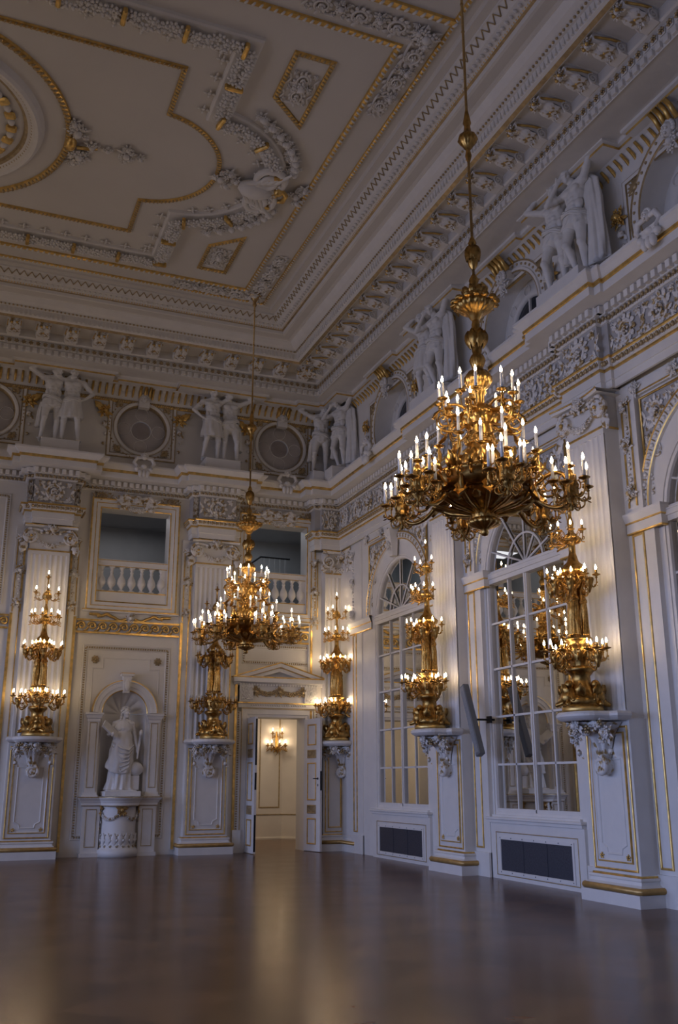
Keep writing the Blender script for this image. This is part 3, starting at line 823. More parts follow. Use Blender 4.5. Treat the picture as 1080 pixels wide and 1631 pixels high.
mb.add(xf(join([(V, L-min(L), C) for V, L, C in zip(m2.V, m2.L, m2.C)]), T(-0.02, -1.27, 0) @ RZ(RM)), 1)
mb.add(xf(drop(0, 5.6, 6.95, 0.06, 0), T(-0.02, -1.18, 0) @ RZ(RM)), 0, True)
for z in (5.5, 6.3, 7.0): mb.add(xf(bouquet(0.125, -0.05, int(z*10)), T(-0.02, -1.18, z) @ RZ(RM)), 0, True)
mb.sweep([(-0.02, -1.0), (-0.02, -2.3)], [(0, 5.02, 1), (0.02, 5.03, 1), (0.02, 5.05, 0), (0.015, 5.18, 1), (0.03, 5.185, 1), (0.03, 5.205, 0), (0.07, 5.30, 0), (0.07, 5.335, 1), (-0.1, 5.34, 1)], plan)
obj('side_strip', mb, [WHITE, GOLD], t)

# ------------------------------------------------------------------ consoles under the candelabra
def make_console():
    t = thing('console_bracket', '', 'console')
    mb = MB()
    n = 16; P = []
    outl = [(-0.56, 0.0), (-0.56, -0.22), (-0.44, -0.26), (-0.40, -0.42)]+[(0.40*math.sin(a), -0.42-0.26*math.cos(a)) for a in np.linspace(-1.35, 1.35, 13)]+[(0.40, -0.42), (0.44, -0.26), (0.56, -0.22), (0.56, 0.0)]
    prof = [(-0.09, 2.395, 0), (-0.04, 2.405, 0), (0.0, 2.43, 0), (0.025, 2.455, 0), (0.025, 2.485, 0), (0.0, 2.515, 0), (-0.02, 2.52, 0), (-0.34, 2.521, 0)]
    mb.sweep(outl[::1], prof, plan)
    mb.box(-0.40, 0.40, -0.40, 0, 2.40, 2.515)
    obj('shelf', mb, [WHITE], t)
    c = MB()
    prof = [(0.002, 1.86), (0.07, 1.88), (0.10, 1.95), (0.115, 2.05), (0.16, 2.18), (0.25, 2.30), (0.33, 2.38)]
    P = []
    for r, z in prof:
        P.append([(r*math.cos(a)*1.05*(1+0.10*math.cos(9*a)), -0.02-abs(r*1.35*math.sin(a))*(1+0.10*math.cos(9*a)), z) for a in np.linspace(-PI, 0, 37)])
    c.add(grid(np.array(P)), 0, True)
    c.add(xf(spiral(0, 0, 0.135, 1.9, PI/2, -1, 0.042, 0.022, 0, 40, 7), T(0, -0.14, 1.80)), 0, True)
    c.add(xf(lathe([(0.002, 0.07), (0.09, 0.06), (0.13, 0.0), (0.12, -0.14)], 16), T(0, -0.10, 1.80) @ RX(PI/2)), 0, True)
    obj('corbel', c, [ORN, DULL], t)
    f = MB()
    f.add(garland(-0.36, 0.36, 2.36, 0.06, 0.08, -0.36, 9), 0, True)
    for sx in (-1, 1):
        f.add(xf(bouquet(0.15, -0.06, 3+sx, 8), T(sx*0.34, -0.24, 2.22)), 0, True)
        f.add(drop(sx*0.36, 1.98, 2.2, 0.08, -0.2), 0, True)
        f.add(xf(FLOWER, T(sx*0.17, -0.44, 2.28) @ S(0.07, 0.07, 0.07)), 1, True)
    f.add(xf(bouquet(0.13, -0.06, 9, 8), T(0, -0.46, 2.33)), 0, True)
    obj('flower_garland', f, [ORN, DULL], t)
    return t
CONS = make_console()
console_spots = [((-7.23, -0.32, 0), 0, 'carved white console on the pilaster left of the statue niche'), ((-3.34, -0.32, 0), 0, 'carved white console under the unlit candelabrum beside the door'),
                 ((0.0, -0.42, 0), -PI/4, 'carved white console in the room corner right of the door'), ((-0.30, -6.38, 0), RM, 'carved white console on the pier between the mirrored windows'),
                 ((-0.38, -11.22, 0), RM, 'carved white console on the pier at the photo right edge')]
for i, (l, r, lab) in enumerate(console_spots):
    c = CONS if i == 0 else copy_tree(CONS)
    c.location = l; c.rotation_euler = (0, 0, r); c['label'] = lab; c['group'] = 'carved consoles under the candelabra'

# ------------------------------------------------------------------ end wall: wave bands, panels, niche, door, balconies
def wave_band(x0, x1, z0, z1, y):
    mb = MB(); h = z1-z0
    mb.box(x0, x1, y-0.03, y, z0, z0+0.045, m=1); mb.box(x0, x1, y-0.03, y, z1-0.045, z1, m=1)
    mb.box(x0, x1, y-0.01, y, z0+0.045, z1-0.045, m=0)
    n = max(2, int(round((x1-x0)/(h*0.72)))); w = (x1-x0)/n
    for i in range(n):
        cx = x0+w*(i+0.5); cz = (z0+z1)/2
        mb.add(spiral(cx+w*0.05, cz+0.005, w*0.40, 1.5, PI, -1, 0.030, 0.020, y-0.02, 26, 5), 1, True)
        mb.add(tube([(cx-w*0.75, y-0.02, z0+0.055), (cx-w*0.45, y-0.022, z0+0.075), (cx-w*0.31, y-0.025, cz-0.02)], [0.016, 0.026, 0.028], 5), 1, True)
    return mb
def egg_strip(path, e, y, sp, closed=True):
    P = np.array(path, float); off = offsets(P, closed); q = P+off*e; gs = []
    g = xf(ICO[1], S(0.02, 0.018, 0.026)); n = len(q)
    for i in range(n if closed else n-1):
        a, b = q[i], q[(i+1) % n]; L = np.linalg.norm(b-a); k = int(L/sp)
        th = math.atan2(b[0]-a[0], b[1]-a[1])
        for j in range(k):
            c = a+(b-a)*(j+0.5)/k
            gs.append(xf(g, T(c[0], y, c[1]) @ RY(th+PI/2)))
    return join(gs)
for i, (x0, x1) in enumerate(((-6.50, -4.06), (-2.60, -0.78), (-9.9, -7.96))):
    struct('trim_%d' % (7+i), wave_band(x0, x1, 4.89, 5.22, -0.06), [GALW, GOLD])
# the bordered panel round the niche
mb = MB()
fp = frame_path(-6.29, -4.25, 0.34, 4.64)
mb.sweep(fp, [(0, 0, 0), (0.01, 0.02, 0), (0.03, 0.03, 0), (0.05, 0.012, 0), (0.085, 0.012, 0), (0.10, 0.028, 0), (0.115, 0.02, 0), (0.125, 0, 0)], wallfn(0), closed=True)
mb.add(egg_strip(fp, 0.067, -0.022, 0.055), 1, True)
pp = [(-6.05, 0.5), (-6.05, 4.12), (-5.82, 4.12), (-5.82, 4.36), (-4.72, 4.36), (-4.72, 4.12), (-4.49, 4.12), (-4.49, 0.5)]
mb.sweep(pp, [(0, 0, 0), (0.008, 0.012, 0), (0.022, 0.012, 0), (0.03, 0, 0)], wallfn(0), closed=True)
for x in (-5.99, -4.55): mb.add(xf(flower(0.095, 8, 0.35), T(x, -0.005, 4.30)), 1, True)
struct('trim_10', mb, [WALLM, DULL])
# plain bordered panel above the band at the far left
mb = MB()
fp = frame_path(-10.0, -8.14, 5.45, 8.05)
mb.sweep(fp, [(0, 0, 0), (0.01, 0.02, 0), (0.03, 0.03, 0), (0.05, 0.012, 0), (0.10, 0.028, 0), (0.125, 0, 0)], wallfn(0), closed=True)
mb.add(egg_strip(fp, 0.067, -0.022, 0.055), 1, True)
struct('trim_11', mb, [WALLM, DULL])

# niche architecture
t = thing('statue_niche', 'arched niche with shell vault framing the white statue', 'niche', (NX, 0, 0))
mb = MB()
ap = [(0.5*math.cos(a), NS+0.5*math.sin(a)) for a in np.linspace(PI, 0, 33)]
mb.sweep(ap, [(0.0, 0, 0), (0.0, 0.06, 1), (-0.015, 0.07, 1), (-0.025, 0.065, 0), (-0.09, 0.075, 0), (-0.10, 0.09, 0), (-0.19, 0.10, 0), (-0.20, 0.115, 0), (-0.225, 0.12, 1), (-0.245, 0.12, 1), (-0.25, 0, 0)], lambda a, b, h: (a, -h, b))
obj('arch', mb, [WHITE, GOLD], t)
mb = MB()
mb.add(geo([(-0.07, -0.02, 3.55), (0.07, -0.02, 3.55), (0.11, -0.02, 3.93), (-0.11, -0.02, 3.93), (-0.06, -0.17, 3.55), (0.06, -0.17, 3.55), (0.10, -0.19, 3.93), (-0.10, -0.19, 3.93)], [(4, 5, 6, 7), (0, 4, 7, 3), (5, 1, 2, 6), (0, 1, 5, 4)]), 0)
mb.box(-0.14, 0.14, -0.23, 0, 3.93, 4.0); mb.box(-0.15, 0.15, -0.24, 0, 3.985, 4.0, m=1)
mb.add(xf(LEAF, T(0, -0.18, 3.86) @ RX(PI) @ S(0.22, -0.3, 0.28)), 0, True)
obj('keystone', mb, [WHITE, GOLD], t)
for sx in (-1, 1):
    mb = MB(); c = sx*0.69
    mb.box(c-0.12, c+0.12, -0.12, 0, 1.36, 2.96)
    mb.box(c-0.18, c+0.18, -0.17, 0, 1.25, 1.30); mb.box(c-0.15, c+0.15, -0.145, 0, 1.30, 1.36)
    frame(mb, c-0.085, c+0.085, 1.45, 2.88, bead_prof(0.02, 0.012, 1), -0.12)
    pr = [(0, 2.88, 0), (0.01, 2.90, 0), (0.01, 2.95, 0), (0.03, 2.97, 0), (0.05, 3.03, 0), (0.07, 3.05, 0), (0.07, 3.09, 0), (-0.1, 3.10, 0)]
    mb.sweep([(c-0.13, 0.02), (c-0.13, -0.12), (c+0.13, -0.12), (c+0.13, 0.02)], pr, plan)
    obj('jamb_pilaster', mb, [WHITE, DULL], t)
# pedestal of the niche with its half-round front
t = thing('statue_pedestal', 'white half-round pedestal with swags under the niche statue', 'pedestal', (NX, 0, 0))
mb = MB()
for sx in (-1, 1):
    c = sx*0.62
    mb.box(c-0.19, c+0.19, -0.14, 0, 0.08, 1.08); mb.box(c-0.22, c+0.22, -0.18, 0, 0, 0.08)
    frame(mb, c-0.12, c+0.12, 0.2, 1.0, bead_prof(0.018, 0.012, 1), -0.14)
arc = [(-0.40*math.cos(a), -0.12-0.42*math.sin(a)) for a in np.linspace(0, PI, 25)]
path = [(-0.82, 0), (-0.82, -0.15), (-0.41, -0.15)]+arc[1:-1]+[(0.41, -0.15), (0.82, -0.15), (0.82, 0)]
mb.sweep(path, [(0, 1.06, 1), (0.01, 1.065, 1), (0.015, 1.08, 0), (0.015, 1.13, 0), (0.03, 1.14, 0), (0.05, 1.18, 0), (0.09, 1.22, 0), (0.10, 1.24, 1), (0.10, 1.265, 0), (-0.3, 1.27, 0)], plan)
mb.add(lathe([(0.0, 0.0), (0.46, 0.0), (0.46, 0.14), (0.43, 0.16), (0.40, 0.2), (0.385, 0.3), (0.385, 1.10)], 36, -PI, 0, sy=1.08), 0, True)
mb.box(-0.46, 0.46, -0.02, 0, 0, 1.1)
obj('body', mb, [WHITE, DULL], t)
f = MB()
for k in range(9):
    a = -PI+PI*(k+0.5)/9
    M = T(0.395*math.cos(a), 0.42*math.sin(a), 0.24) @ RZ(a+PI/2)
    f.add(xf(LEAF, M @ S(0.20, 0.16, 0.26)), 0, True)
    f.add(xf(drop(0.07, 0.0, 0.22, 0.05, 0.0), M), 0, True)
    f.add(xf(FLOWER, M @ T(0.07, 0, -0.02) @ S(0.035, 0.035, 0.035)), 1, True)
obj('leaf_relief', f, [WHITE, DULL], t)
f = MB()
for a0, a1 in ((-PI*0.93, -PI*0.52), (-PI*0.48, -PI*0.07)):
    for i in range(13):
        q = i/12; a = a0+(a1-a0)*q; z = 0.95-0.17*4*q*(1-q)
        M = T(0.40*math.cos(a), 0.43*math.sin(a), z) @ RZ(a+PI/2)
        f.add(xf(FLOWER, M @ S(0.045, 0.05, 0.045)), 0, True)
for a in (-PI*0.94, -PI*0.5, -PI*0.06):
    M = T(0.40*math.cos(a), 0.43*math.sin(a), 0.98) @ RZ(a+PI/2)
    f.add(xf(bouquet(0.13, -0.03, 6, 7), M), 1, True)
for a in (-PI*0.94, -PI*0.06):
    M = T(0.40*math.cos(a), 0.43*math.sin(a), 0) @ RZ(a+PI/2)
    f.add(xf(drop(0, 0.6, 0.95, 0.07), M), 0, True)
obj('swag', f, [ORN, WORN], t)
# ------------------------------------------------------------------ double door with its pediment
t = thing('door_surround', 'white pedimented door surround with gilded swag frieze over the open double door', 'door surround', (-1.565, 0, 0))
mb = MB()
hw = 0.715
mb.sweep([(-hw, 0), (-hw, 3.08), (hw, 3.08), (hw, 0)], [(0, 0.0, 0), (0.0, 0.07, 0), (-0.06, 0.08, 0), (-0.07, 0.10, 0), (-0.18, 0.10, 0), (-0.19, 0.12, 1), (-0.215, 0.12, 0), (-0.22, 0, 0)], lambda a, b, h: (a, -h, b))
mb.box(-hw-0.36, -hw-0.20, -0.10, 0, 0, 3.2); mb.box(hw+0.20, hw+0.36, -0.10, 0, 0, 3.2)
for sx in (-1, 1):
    c = sx*(hw+0.28)
    mb.add(egg_strip([(c, 0.5), (c, 3.2)], 0, -0.11, 0.055, False), 1, True)
    mb.box(c-0.1, c+0.1, -0.16, 0, 0, 0.5)
obj('frame', mb, [WHITE, DULL], t)
mb = MB()
mb.box(-1.02, 1.02, -0.14, 0, 3.30, 3.42); mb.box(-1.05, 1.05, -0.18, 0, 3.40, 3.425, m=1)
mb.add(along([(-0.72, 0), (0.72, 0)], 0.15, 3.36, 0.06, blob((0, 0, 0), 0.02)), 0, True)
mb.box(-1.0, 1.0, -0.10, 0, 3.42, 3.86)
for sx in (-1, 1):
    c = sx*0.83
    mb.box(c-0.17, c+0.17, -0.17, 0, 3.43, 3.84)
    mb.add(xf(scroll_band(-0.15, 0.15, 3.47, 3.80, 0), T(c, -0.17, 0)), 0, True)
mb.sweep([(-1.02, 0), (-1.02, -0.12), (1.02, -0.12), (1.02, 0)], [(0, 3.82, 0), (0.02, 3.84, 0), (0.02, 3.87, 0), (0.10, 3.90, 0), (0.16, 3.90, 0), (0.16, 4.0, 1), (0.18, 4.01, 1), (0.18, 4.03, 0), (-0.15, 4.031, 0)], plan)
mb.add(along([(-1.02, -0.12), (1.02, -0.12)], 0.03, 3.85, 0.07, box(-0.02, 0.02, -0.03, 0, -0.025, 0.02)), 0)
obj('entablature', mb, [WHITE, GOLD], t)
mb = MB()
apex, base, ex = 4.40, 4.03, 1.20
tri = [(-ex, base), (0, apex), (ex, base)]
pr = [(0.0, 0.0, 0), (0.0, 0.30, 1), (0.02, 0.30, 1), (0.03, 0.28, 0), (0.11, 0.25, 1), (0.12, 0.24, 1), (0.125, 0.17, 0), (0.21, 0.17, 0), (0.22, 0.05, 0), (0.22, 0.0, 0)]
mb.sweep(tri, pr, lambda a, b, h: (a, -h, b))
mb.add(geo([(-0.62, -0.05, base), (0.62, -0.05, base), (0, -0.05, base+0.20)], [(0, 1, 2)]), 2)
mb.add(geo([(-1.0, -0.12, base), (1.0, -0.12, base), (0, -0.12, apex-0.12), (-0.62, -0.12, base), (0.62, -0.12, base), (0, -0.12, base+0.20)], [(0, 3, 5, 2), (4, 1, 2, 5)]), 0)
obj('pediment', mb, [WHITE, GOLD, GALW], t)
f = MB()
f.add(garland(-0.60, 0.0, 3.75, 0.12, 0.05, -0.12, 12), 0, True); f.add(garland(0.0, 0.60, 3.75, 0.12, 0.05, -0.12, 12), 0, True)
for x in (-0.6, 0.0, 0.6): f.add(xf(bouquet(0.13, -0.04, 5, 8), T(x, -0.11, 3.68)), 0, True)
obj('swag', f, [DULL], t)
mb = MB()
frame(mb, -1.03+0.1, 1.03-0.1, 4.35, 4.86, [(0, 0, 0), (0.02, 0.025, 0), (0.08, 0.012, 0), (0.1, 0.02, 0), (0.11, 0, 0)], 0)
mb.add(egg_strip(frame_path(-0.93, 0.93, 4.35, 4.86), 0.05, -0.02, 0.055), 1, True)
obj('upper_panel', mb, [WALLM, DULL], t)

door = bpy.data.objects.new('door_1', None); COL.objects.link(door); door['kind'] = 'structure'
tag(door, 'open white double door with gilded panel mouldings', 'door')
door.location = (-1.565, 0, 0)
def door_leaf(hx, ang, lock, free):
    """leaf hinged at x=hx, built along +x from the hinge with its panelled room side at -y"""
    mb = MB(); W, H, D = 0.70, 3.05, 0.06
    mb.box(0, W, -D/2, D/2, 0.012, H, bev=0.004)
    o = obj('leaf', mb, [WHITE], door, (hx, -0.06, 0), ang)
    for side in (-1, 1):
        for z0, z1, orn in ((0.16, 0.75, 0), (0.85, 1.05, 1), (1.15, 2.02, 0), (2.12, 2.32, 1), (2.42, 2.92, 0)):
            p = MB(); y = side*D/2
            q = MB(); frame(q, 0.16, W-0.16, z0, z1, bead_prof(0.035, 0.02, 0), 0)
            if orn: q.add(scroll_band(0.2, W-0.2, z0+0.04, z1-0.04, -0.004, 0.6), 0, True); q.box(0.19, W-0.19, -0.003, 0, z0+0.03, z1-0.03)
            g = join([(V, L-L.min(), C) for V, L, C in zip(q.V, q.L, q.C)])
            if side > 0: g = xf(g, T(W, 0, 0) @ RZ(PI))
            p.add(xf(g, T(0, y, 0)), 0)
            obj('panel_moulding', p, [DULL if orn else GOLD], o)
    if lock:
        m = MB(); x = W+0.002
        m.box(x-0.003, x+0.003, -0.024, 0.024, 1.38, 1.82)
        obj('lock_plate', m, [DARK], o)
        for side in (-1, 1):
            m = MB(); y = side*D/2
            m.add(tube([(W-0.09, y, 1.65), (W-0.09, y+side*0.05, 1.65), (W-0.20, y+side*0.055, 1.65)], 0.012, 8), 0, True)
            m.add(blob((W-0.09, y, 1.65), (0.03, 0.012, 0.03), 2), 0, True); m.add(blob((W-0.09, y, 1.50), (0.02, 0.008, 0.032), 2), 0, True)
            obj('handle', m, [DARK], o)
    else:
        for z0, z1 in ((1.40, 1.78), (0.05, 0.85), (1.95, 3.0)):
            m = MB(); m.box(W-0.002, W+0.006, -0.022, 0.022, z0, z1); obj('edge_bolt', m, [DARK], o)
    return o
door_leaf(-0.74, -PI*0.5, False, 0)
door_leaf(0.72, PI+math.radians(103), True, 0)

# ------------------------------------------------------------------ balcony openings with balustrades
BALU = [(0.055, 0.0), (0.055, 0.04), (0.035, 0.05), (0.03, 0.075), (0.06, 0.12), (0.098, 0.18), (0.105, 0.23), (0.085, 0.31), (0.042, 0.39), (0.033, 0.45), (0.045, 0.465), (0.045, 0.485), (0.033, 0.5), (0.04, 0.54), (0.055, 0.56), (0.055, 0.60)]
def balcony_frame(label, x0, x1, zt=8.12):
    cx = (x0+x1)/2
    t = thing('balcony_frame', label, 'window frame', (cx, 0, 0)); w = (x1-x0)/2
    mb = MB()
    path = [(-w, 5.67), (-w, 7.92), (w, 7.92), (w, 5.67)]
    mb.sweep(path, [(0, 0, 0), (0, 0.05, 1), (-0.02, 0.06, 1), (-0.03, 0.055, 0), (-0.10, 0.06, 0), (-0.11, 0.085, 1), (-0.13, 0.085, 0), (-0.20, 0.09, 1), (-0.225, 0.10, 1), (-0.24, 0.09, 0), (-0.25, 0, 0)], lambda a, b, h: (a, -h, b), closed=True)
    mb.box(-w-0.30, w+0.30, -0.12, 0, 5.40, 5.45); mb.box(-w-0.30, w+0.30, -0.135, 0, 5.43, 5.455, m=1)
    obj('architrave', mb, [WHITE, GOLD], t)
    c = MB()
    c.add(xf(face_mask(0.13), T(0, -0.1, 8.15)), 0, True)
    for sx in (-1, 1):
        c.add(tube([(sx*0.1, -0.12, 8.2), (sx*0.3, -0.14, 8.26), (sx*0.46, -0.11, 8.12), (sx*0.55, -0.1, 8.2)], [0.05, 0.06, 0.045, 0.02], 7), 0, True)
        for k in range(3): c.add(xf(LEAF, T(sx*0.14, -0.1, 8.1) @ RY(sx*(1.2+0.5*k)) @ S(0.25, 0.4, 0.36)), 0, True)
        c.add(xf(SCROLL if sx > 0 else mirror_x(SCROLL), T(sx*0.62, -0.05, 8.12) @ S(0.42, 1, 0.30)), 1, True)
    c.add(garland(-0.36, 0.36, 8.06, 0.16, 0.055, -0.1), 0, True)
    obj('cartouche', c, [ORN, DULL], t)
    s_ = MB()
    for sx in (-1, 1):
        pts = [(0.10, 5.26), (0.25, 5.22), (0.42, 5.30), (0.55, 5.36), (0.68, 5.31), (0.76, 5.34), (1.02, 5.345)]
        q = []
        for k in range(len(pts)-1):
            for u in np.linspace(0, 1, 5)[:-1]:
                uu = u*u*(3-2*u)
                q.append((sx*(pts[k][0]+(pts[k+1][0]-pts[k][0])*u), -0.05, pts[k][1]+(pts[k+1][1]-pts[k][1])*uu))
        s_.add(tube(q, 0.036, 6), 0, True); s_.add(blob((sx*0.74, -0.05, 5.30), 0.04), 0, True)
    s_.add(xf(bouquet(0.13, -0.05, 2, 8), T(0, -0.03, 5.28)), 1, True)
    obj('scroll_apron', s_, [GOLD, ORN], t)
    return t
def balustrade(label, x0, x1):
    cx = (x0+x1)/2; w = (x1-x0)/2
    t = thing('balustrade', label, 'balustrade', (cx, 0.12, 5.67))
    mb = MB(); mb.box(-w, w, -0.09, 0.09, 0.0, 0.26); mb.box(-w, w, -0.10, 0.1, 0.235, 0.26, m=1); obj('plinth', mb, [WHITE, GOLD], t)
    mb = MB(); mb.box(-w, w, -0.09, 0.09, 0.86, 1.0); mb.box(-w, w, -0.11, 0.11, 0.98, 1.02); mb.box(-w, w, -0.115, -0.10, 0.99, 1.005, m=1); mb.box(-w, w, -0.095, -0.08, 0.855, 0.87, m=1); obj('rail', mb, [WHITE, GOLD], t)
    n = 7; me = None
    for i in range(n):
        x = -w+2*w*(i+0.5)/n
        if me is None:
            b = MB(); b.add(lathe(BALU, 14), 0, True); b.box(-0.065, 0.065, -0.065, 0.065, 0, 0.03); b.box(-0.065, 0.065, -0.065, 0.065, 0.575, 0.60); me = b.mesh('baluster'); me.materials.append(WHITE)
        obj('baluster', me, None, t, (x, 0, 0.26))
    for sx in (-1, 1):
        b = MB(); b.box(-0.05, 0.05, -0.07, 0.07, 0.0, 0.6); obj('end_block', b, WHITE, t, (sx*(w-0.05), 0.02, 0.26))
    return t
balcony_frame('gilded white frame of the balcony opening above the statue niche', -6.08, -4.42)
balcony_frame('gilded white frame of the balcony opening above the double door', -2.42, -0.84)
balustrade('white balustrade in the balcony opening above the statue niche', -6.08, -4.42)
balustrade('white balustrade in the balcony opening above the double door', -2.42, -0.84)
# stair seen through the right balcony opening
t = thing('stair_railing', 'dark stair handrail seen through the balcony opening above the door', 'railing', (-1.6, 2.0, 5.6))
mb = MB(); mb.add(tube([(-1.4, 0, 0.75), (0.15, 0, 1.95), (1.0, 0, 1.95)], 0.03, 8), 0, True); obj('handrail', mb, DARK, t)
mb = MB()
for i in range(15):
    x = -1.3+i*0.155; z = 0.82+min(x+1.3, 1.45)*0.774; mb.box(x-0.012, x+0.012, -0.012, 0.012, max(0.0, z-1.0), z)
obj('rail_bar', mb, GALW, t)
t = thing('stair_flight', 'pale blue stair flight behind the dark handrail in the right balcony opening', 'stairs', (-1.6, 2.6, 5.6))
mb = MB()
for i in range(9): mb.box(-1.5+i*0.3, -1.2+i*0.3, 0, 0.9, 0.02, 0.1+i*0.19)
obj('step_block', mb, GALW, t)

# ------------------------------------------------------------------ mirrored windows with grilles below
def glazing(mb, w):
    return mb
def mirrored_window(i, a, label):
    t = bpy.data.objects.new('window_%d' % i, None); COL.objects.link(t); t['kind'] = 'structure'; tag(t, label, 'mirrored window')
    t.location = (0, -a, 0); t.rotation_euler = (0, 0, RM)
    R = 1.26
    p = MB()
    dy = 0.012
    p.add(geo([(-R, 0.085+dy, 1.02), (R, 0.085-dy, 1.02), (R, 0.085-dy, 5.2), (-R, 0.085+dy, 5.2)], [(0, 1, 2, 3)]), 0)
    P = np.array([[(R*math.cos(q), 0.085-dy*math.cos(q), 5.2+R*math.sin(q)), (0, 0.085, 5.2)] for q in np.linspace(0, PI, 25)]); p.add(grid(P), 0)
    obj('mirror_pane', p, MIRROR, t)
    f = MB()
    pth = [(-R, 1.02), (-R, 5.2)]+arc_pts(0, 5.2, R)[::-1][1:-1]+[(R, 5.2), (R, 1.02)]
    f.sweep(pth, [(0, -0.15, 0), (0, -0.02, 0), (0.015, -0.01, 0), (0.06, -0.015, 0), (0.075, -0.05, 0), (0.075, -0.15, 0)], wallfn(0), closed=True)
    f.box(-R, R, 0.0, 0.12, 5.08, 5.30); f.box(-R, R, -0.03, 0.05, 5.16, 5.26); f.box(-R, R, -0.045, 0.05, 5.235, 5.255)
    f.box(-0.05, 0.05, 0.04, 0.12, 1.02, 5.12); f.box(-0.02, 0.02, 0.02, 0.05, 1.02, 5.1)
    f.box(-R, R, 0.02, 0.12, 1.02, 1.14)
    obj('frame', f, WHITE, t)
    b = MB()
    for z in (1.87, 2.69, 3.53, 4.35): b.box(-R+0.05, R-0.05, 0.055, 0.12, z-0.018, z+0.018)
    for x in (-0.58, 0.58): b.box(x-0.018, x+0.018, 0.055, 0.12, 1.1, 5.1)
    obj('glazing_bar', b, WHITE, t)
    b = MB()
    b.add(tube([(0.56*math.cos(q), 0.065, 5.25+0.56*math.sin(q)) for q in np.linspace(0, PI, 21)], 0.022, 6), 0, True)
    for q in (PI/2, PI*0.31, PI*0.69, PI*0.13, PI*0.87): b.add(tube([(0.02*math.cos(q), 0.065, 5.28+0.02*math.sin(q)), ((R-0.05)*math.cos(q), 0.065, 5.25+(R-0.05)*math.sin(q)-0.03)], 0.02, 6), 0, True)
    obj('fanlight_bar', b, WHITE, t)
    s_ = MB(); s_.box(-R-0.14, R+0.14, -0.13, 0, 0.955, 1.0, bev=0.008); s_.box(-R-0.1, R+0.1, -0.09, 0, 0.90, 0.955, bev=0.006); s_.box(-R-0.02, R+0.02, -0.05, 0.09, 1.0, 1.035)
    obj('sill', s_, WHITE, t)
    d = MB(); d.box(-R-0.12, R+0.12, -0.06, 0, 0, 0.90)
    frame(d, -R+0.10, R-0.05, 0.06, 0.76, bead_prof(0.016, 0.012, 1), -0.06)
    obj('apron', d, [WHITE, DULL], t)
    # archivolt: egg moulding with gilt edges
    m = MB()
    ap = [(q*1.0, z) for q, z in arc_pts(0, 5.34, R+0.22, 0, PI, 40)][::-1]
    m.sweep(ap, [(0.0, 0.0, 0), (0.0, 0.05, 1), (-0.02, 0.06, 1), (-0.03, 0.05, 0), (-0.15, 0.05, 1), (-0.165, 0.065, 1), (-0.185, 0.05, 0), (-0.19, 0.0, 0)], wallfn(0))
    gs = []
    for k in range(34):
        q = PI*(k+0.5)/34; rr = R+0.22+0.09
        gs.append(T(rr*math.cos(q), -0.055, 5.34+rr*math.sin(q)) @ RY(-q))
    m.add(inst(xf(ICO[1], S(0.05, 0.03, 0.038)), gs), 0, True)
    gs2 = [T((R+0.31)*math.cos(PI*k/34), -0.06, 5.34+(R+0.31)*math.sin(PI*k/34)) @ RY(-PI*k/34) for k in range(1, 34)]
    m.add(inst(xf(ICO[1], S(0.055, 0.02, 0.012)), gs2), 2, True)
    obj('archivolt', m, [WHITE, GOLD, DULL], t)
    # spandrels with scrollwork, gilt frame, keystone
    sp = MB()
    for sx in (-1, 1):
        fr = [(sx*1.50, 5.5), (sx*1.50, 7.02), (sx*0.2, 7.02)]
        sp.add(tube([(x, -0.03, z) for x, z in fr], 0.022, 6), 1, True)
        g = SCROLL if sx > 0 else mirror_x(SCROLL)
        sp.add(xf(g, T(sx*0.90, -0.005, 6.48) @ S(0.55, 0.6, 0.75)), 0, True)
        sp.add(xf(g, T(sx*1.18, -0.005, 6.05) @ S(0.30, 0.5, 0.62)), 0, True)
        sp.add(xf(g, T(sx*0.45, -0.005, 6.76) @ S(0.42, 0.5, 0.36)), 0, True)
        sp.add(drop(sx*1.40, 5.55, 6.3, 0.05, -0.005), 0, True)
    for sx in (-1, 1):
        P = []
        for q in np.linspace(math.radians(28), PI/2, 14):
            k = min(1.5/max(1e-6, math.cos(q)), 1.68/math.sin(q)); P.append([(sx*1.66*math.cos(q), -0.006, 5.34+1.66*math.sin(q)), (sx*k*math.cos(q), -0.006, 5.34+k*math.sin(q))])
        sp.add(grid(np.array(P)), 2)
    obj('spandrel', sp, [ORN, GOLD, GROUND], t)
    k = MB()
    k.add(geo([(-0.10, -0.05, 6.45), (0.10, -0.05, 6.45), (0.16, -0.05, 7.05), (-0.16, -0.05, 7.05), (-0.09, -0.16, 6.45), (0.09, -0.16, 6.45), (0.15, -0.26, 7.05), (-0.15, -0.26, 7.05)], [(4, 5, 6, 7), (0, 4, 7, 3), (5, 1, 2, 6), (0, 1, 5, 4), (3, 7, 6, 2)]), 0)
    k.add(xf(spiral(0, 0, 0.13, 1.8, PI/2, 1, 0.03, 0.015, 0, 30, 6), T(0, -0.22, 6.95)), 0, True)
    k.add(xf(bouquet(0.12, -0.04, 3, 7), T(0, -0.18, 6.70)), 0, True)
    k.box(-1.7, 1.7, -0.06, 0, 7.08, 7.30); k.box(-1.7, 1.7, -0.075, 0, 7.10, 7.12, m=1)
    for x in (-1.52, -0.7, 0.7, 1.52): k.add(xf(bouquet(0.12, -0.05, int(x*10)+20, 7), T(x, -0.06, 7.17)), 0, True)
    obj('keystone', k, [WHITE, GOLD], t)
    return t
mirrored_window(1, WINS[0], 'tall arched mirrored window nearest the room corner')
mirrored_window(2, WINS[1], 'tall arched mirrored window behind the near chandelier')
mirrored_window(3, WINS[2], 'tall arched mirrored window cut by the right photo edge')
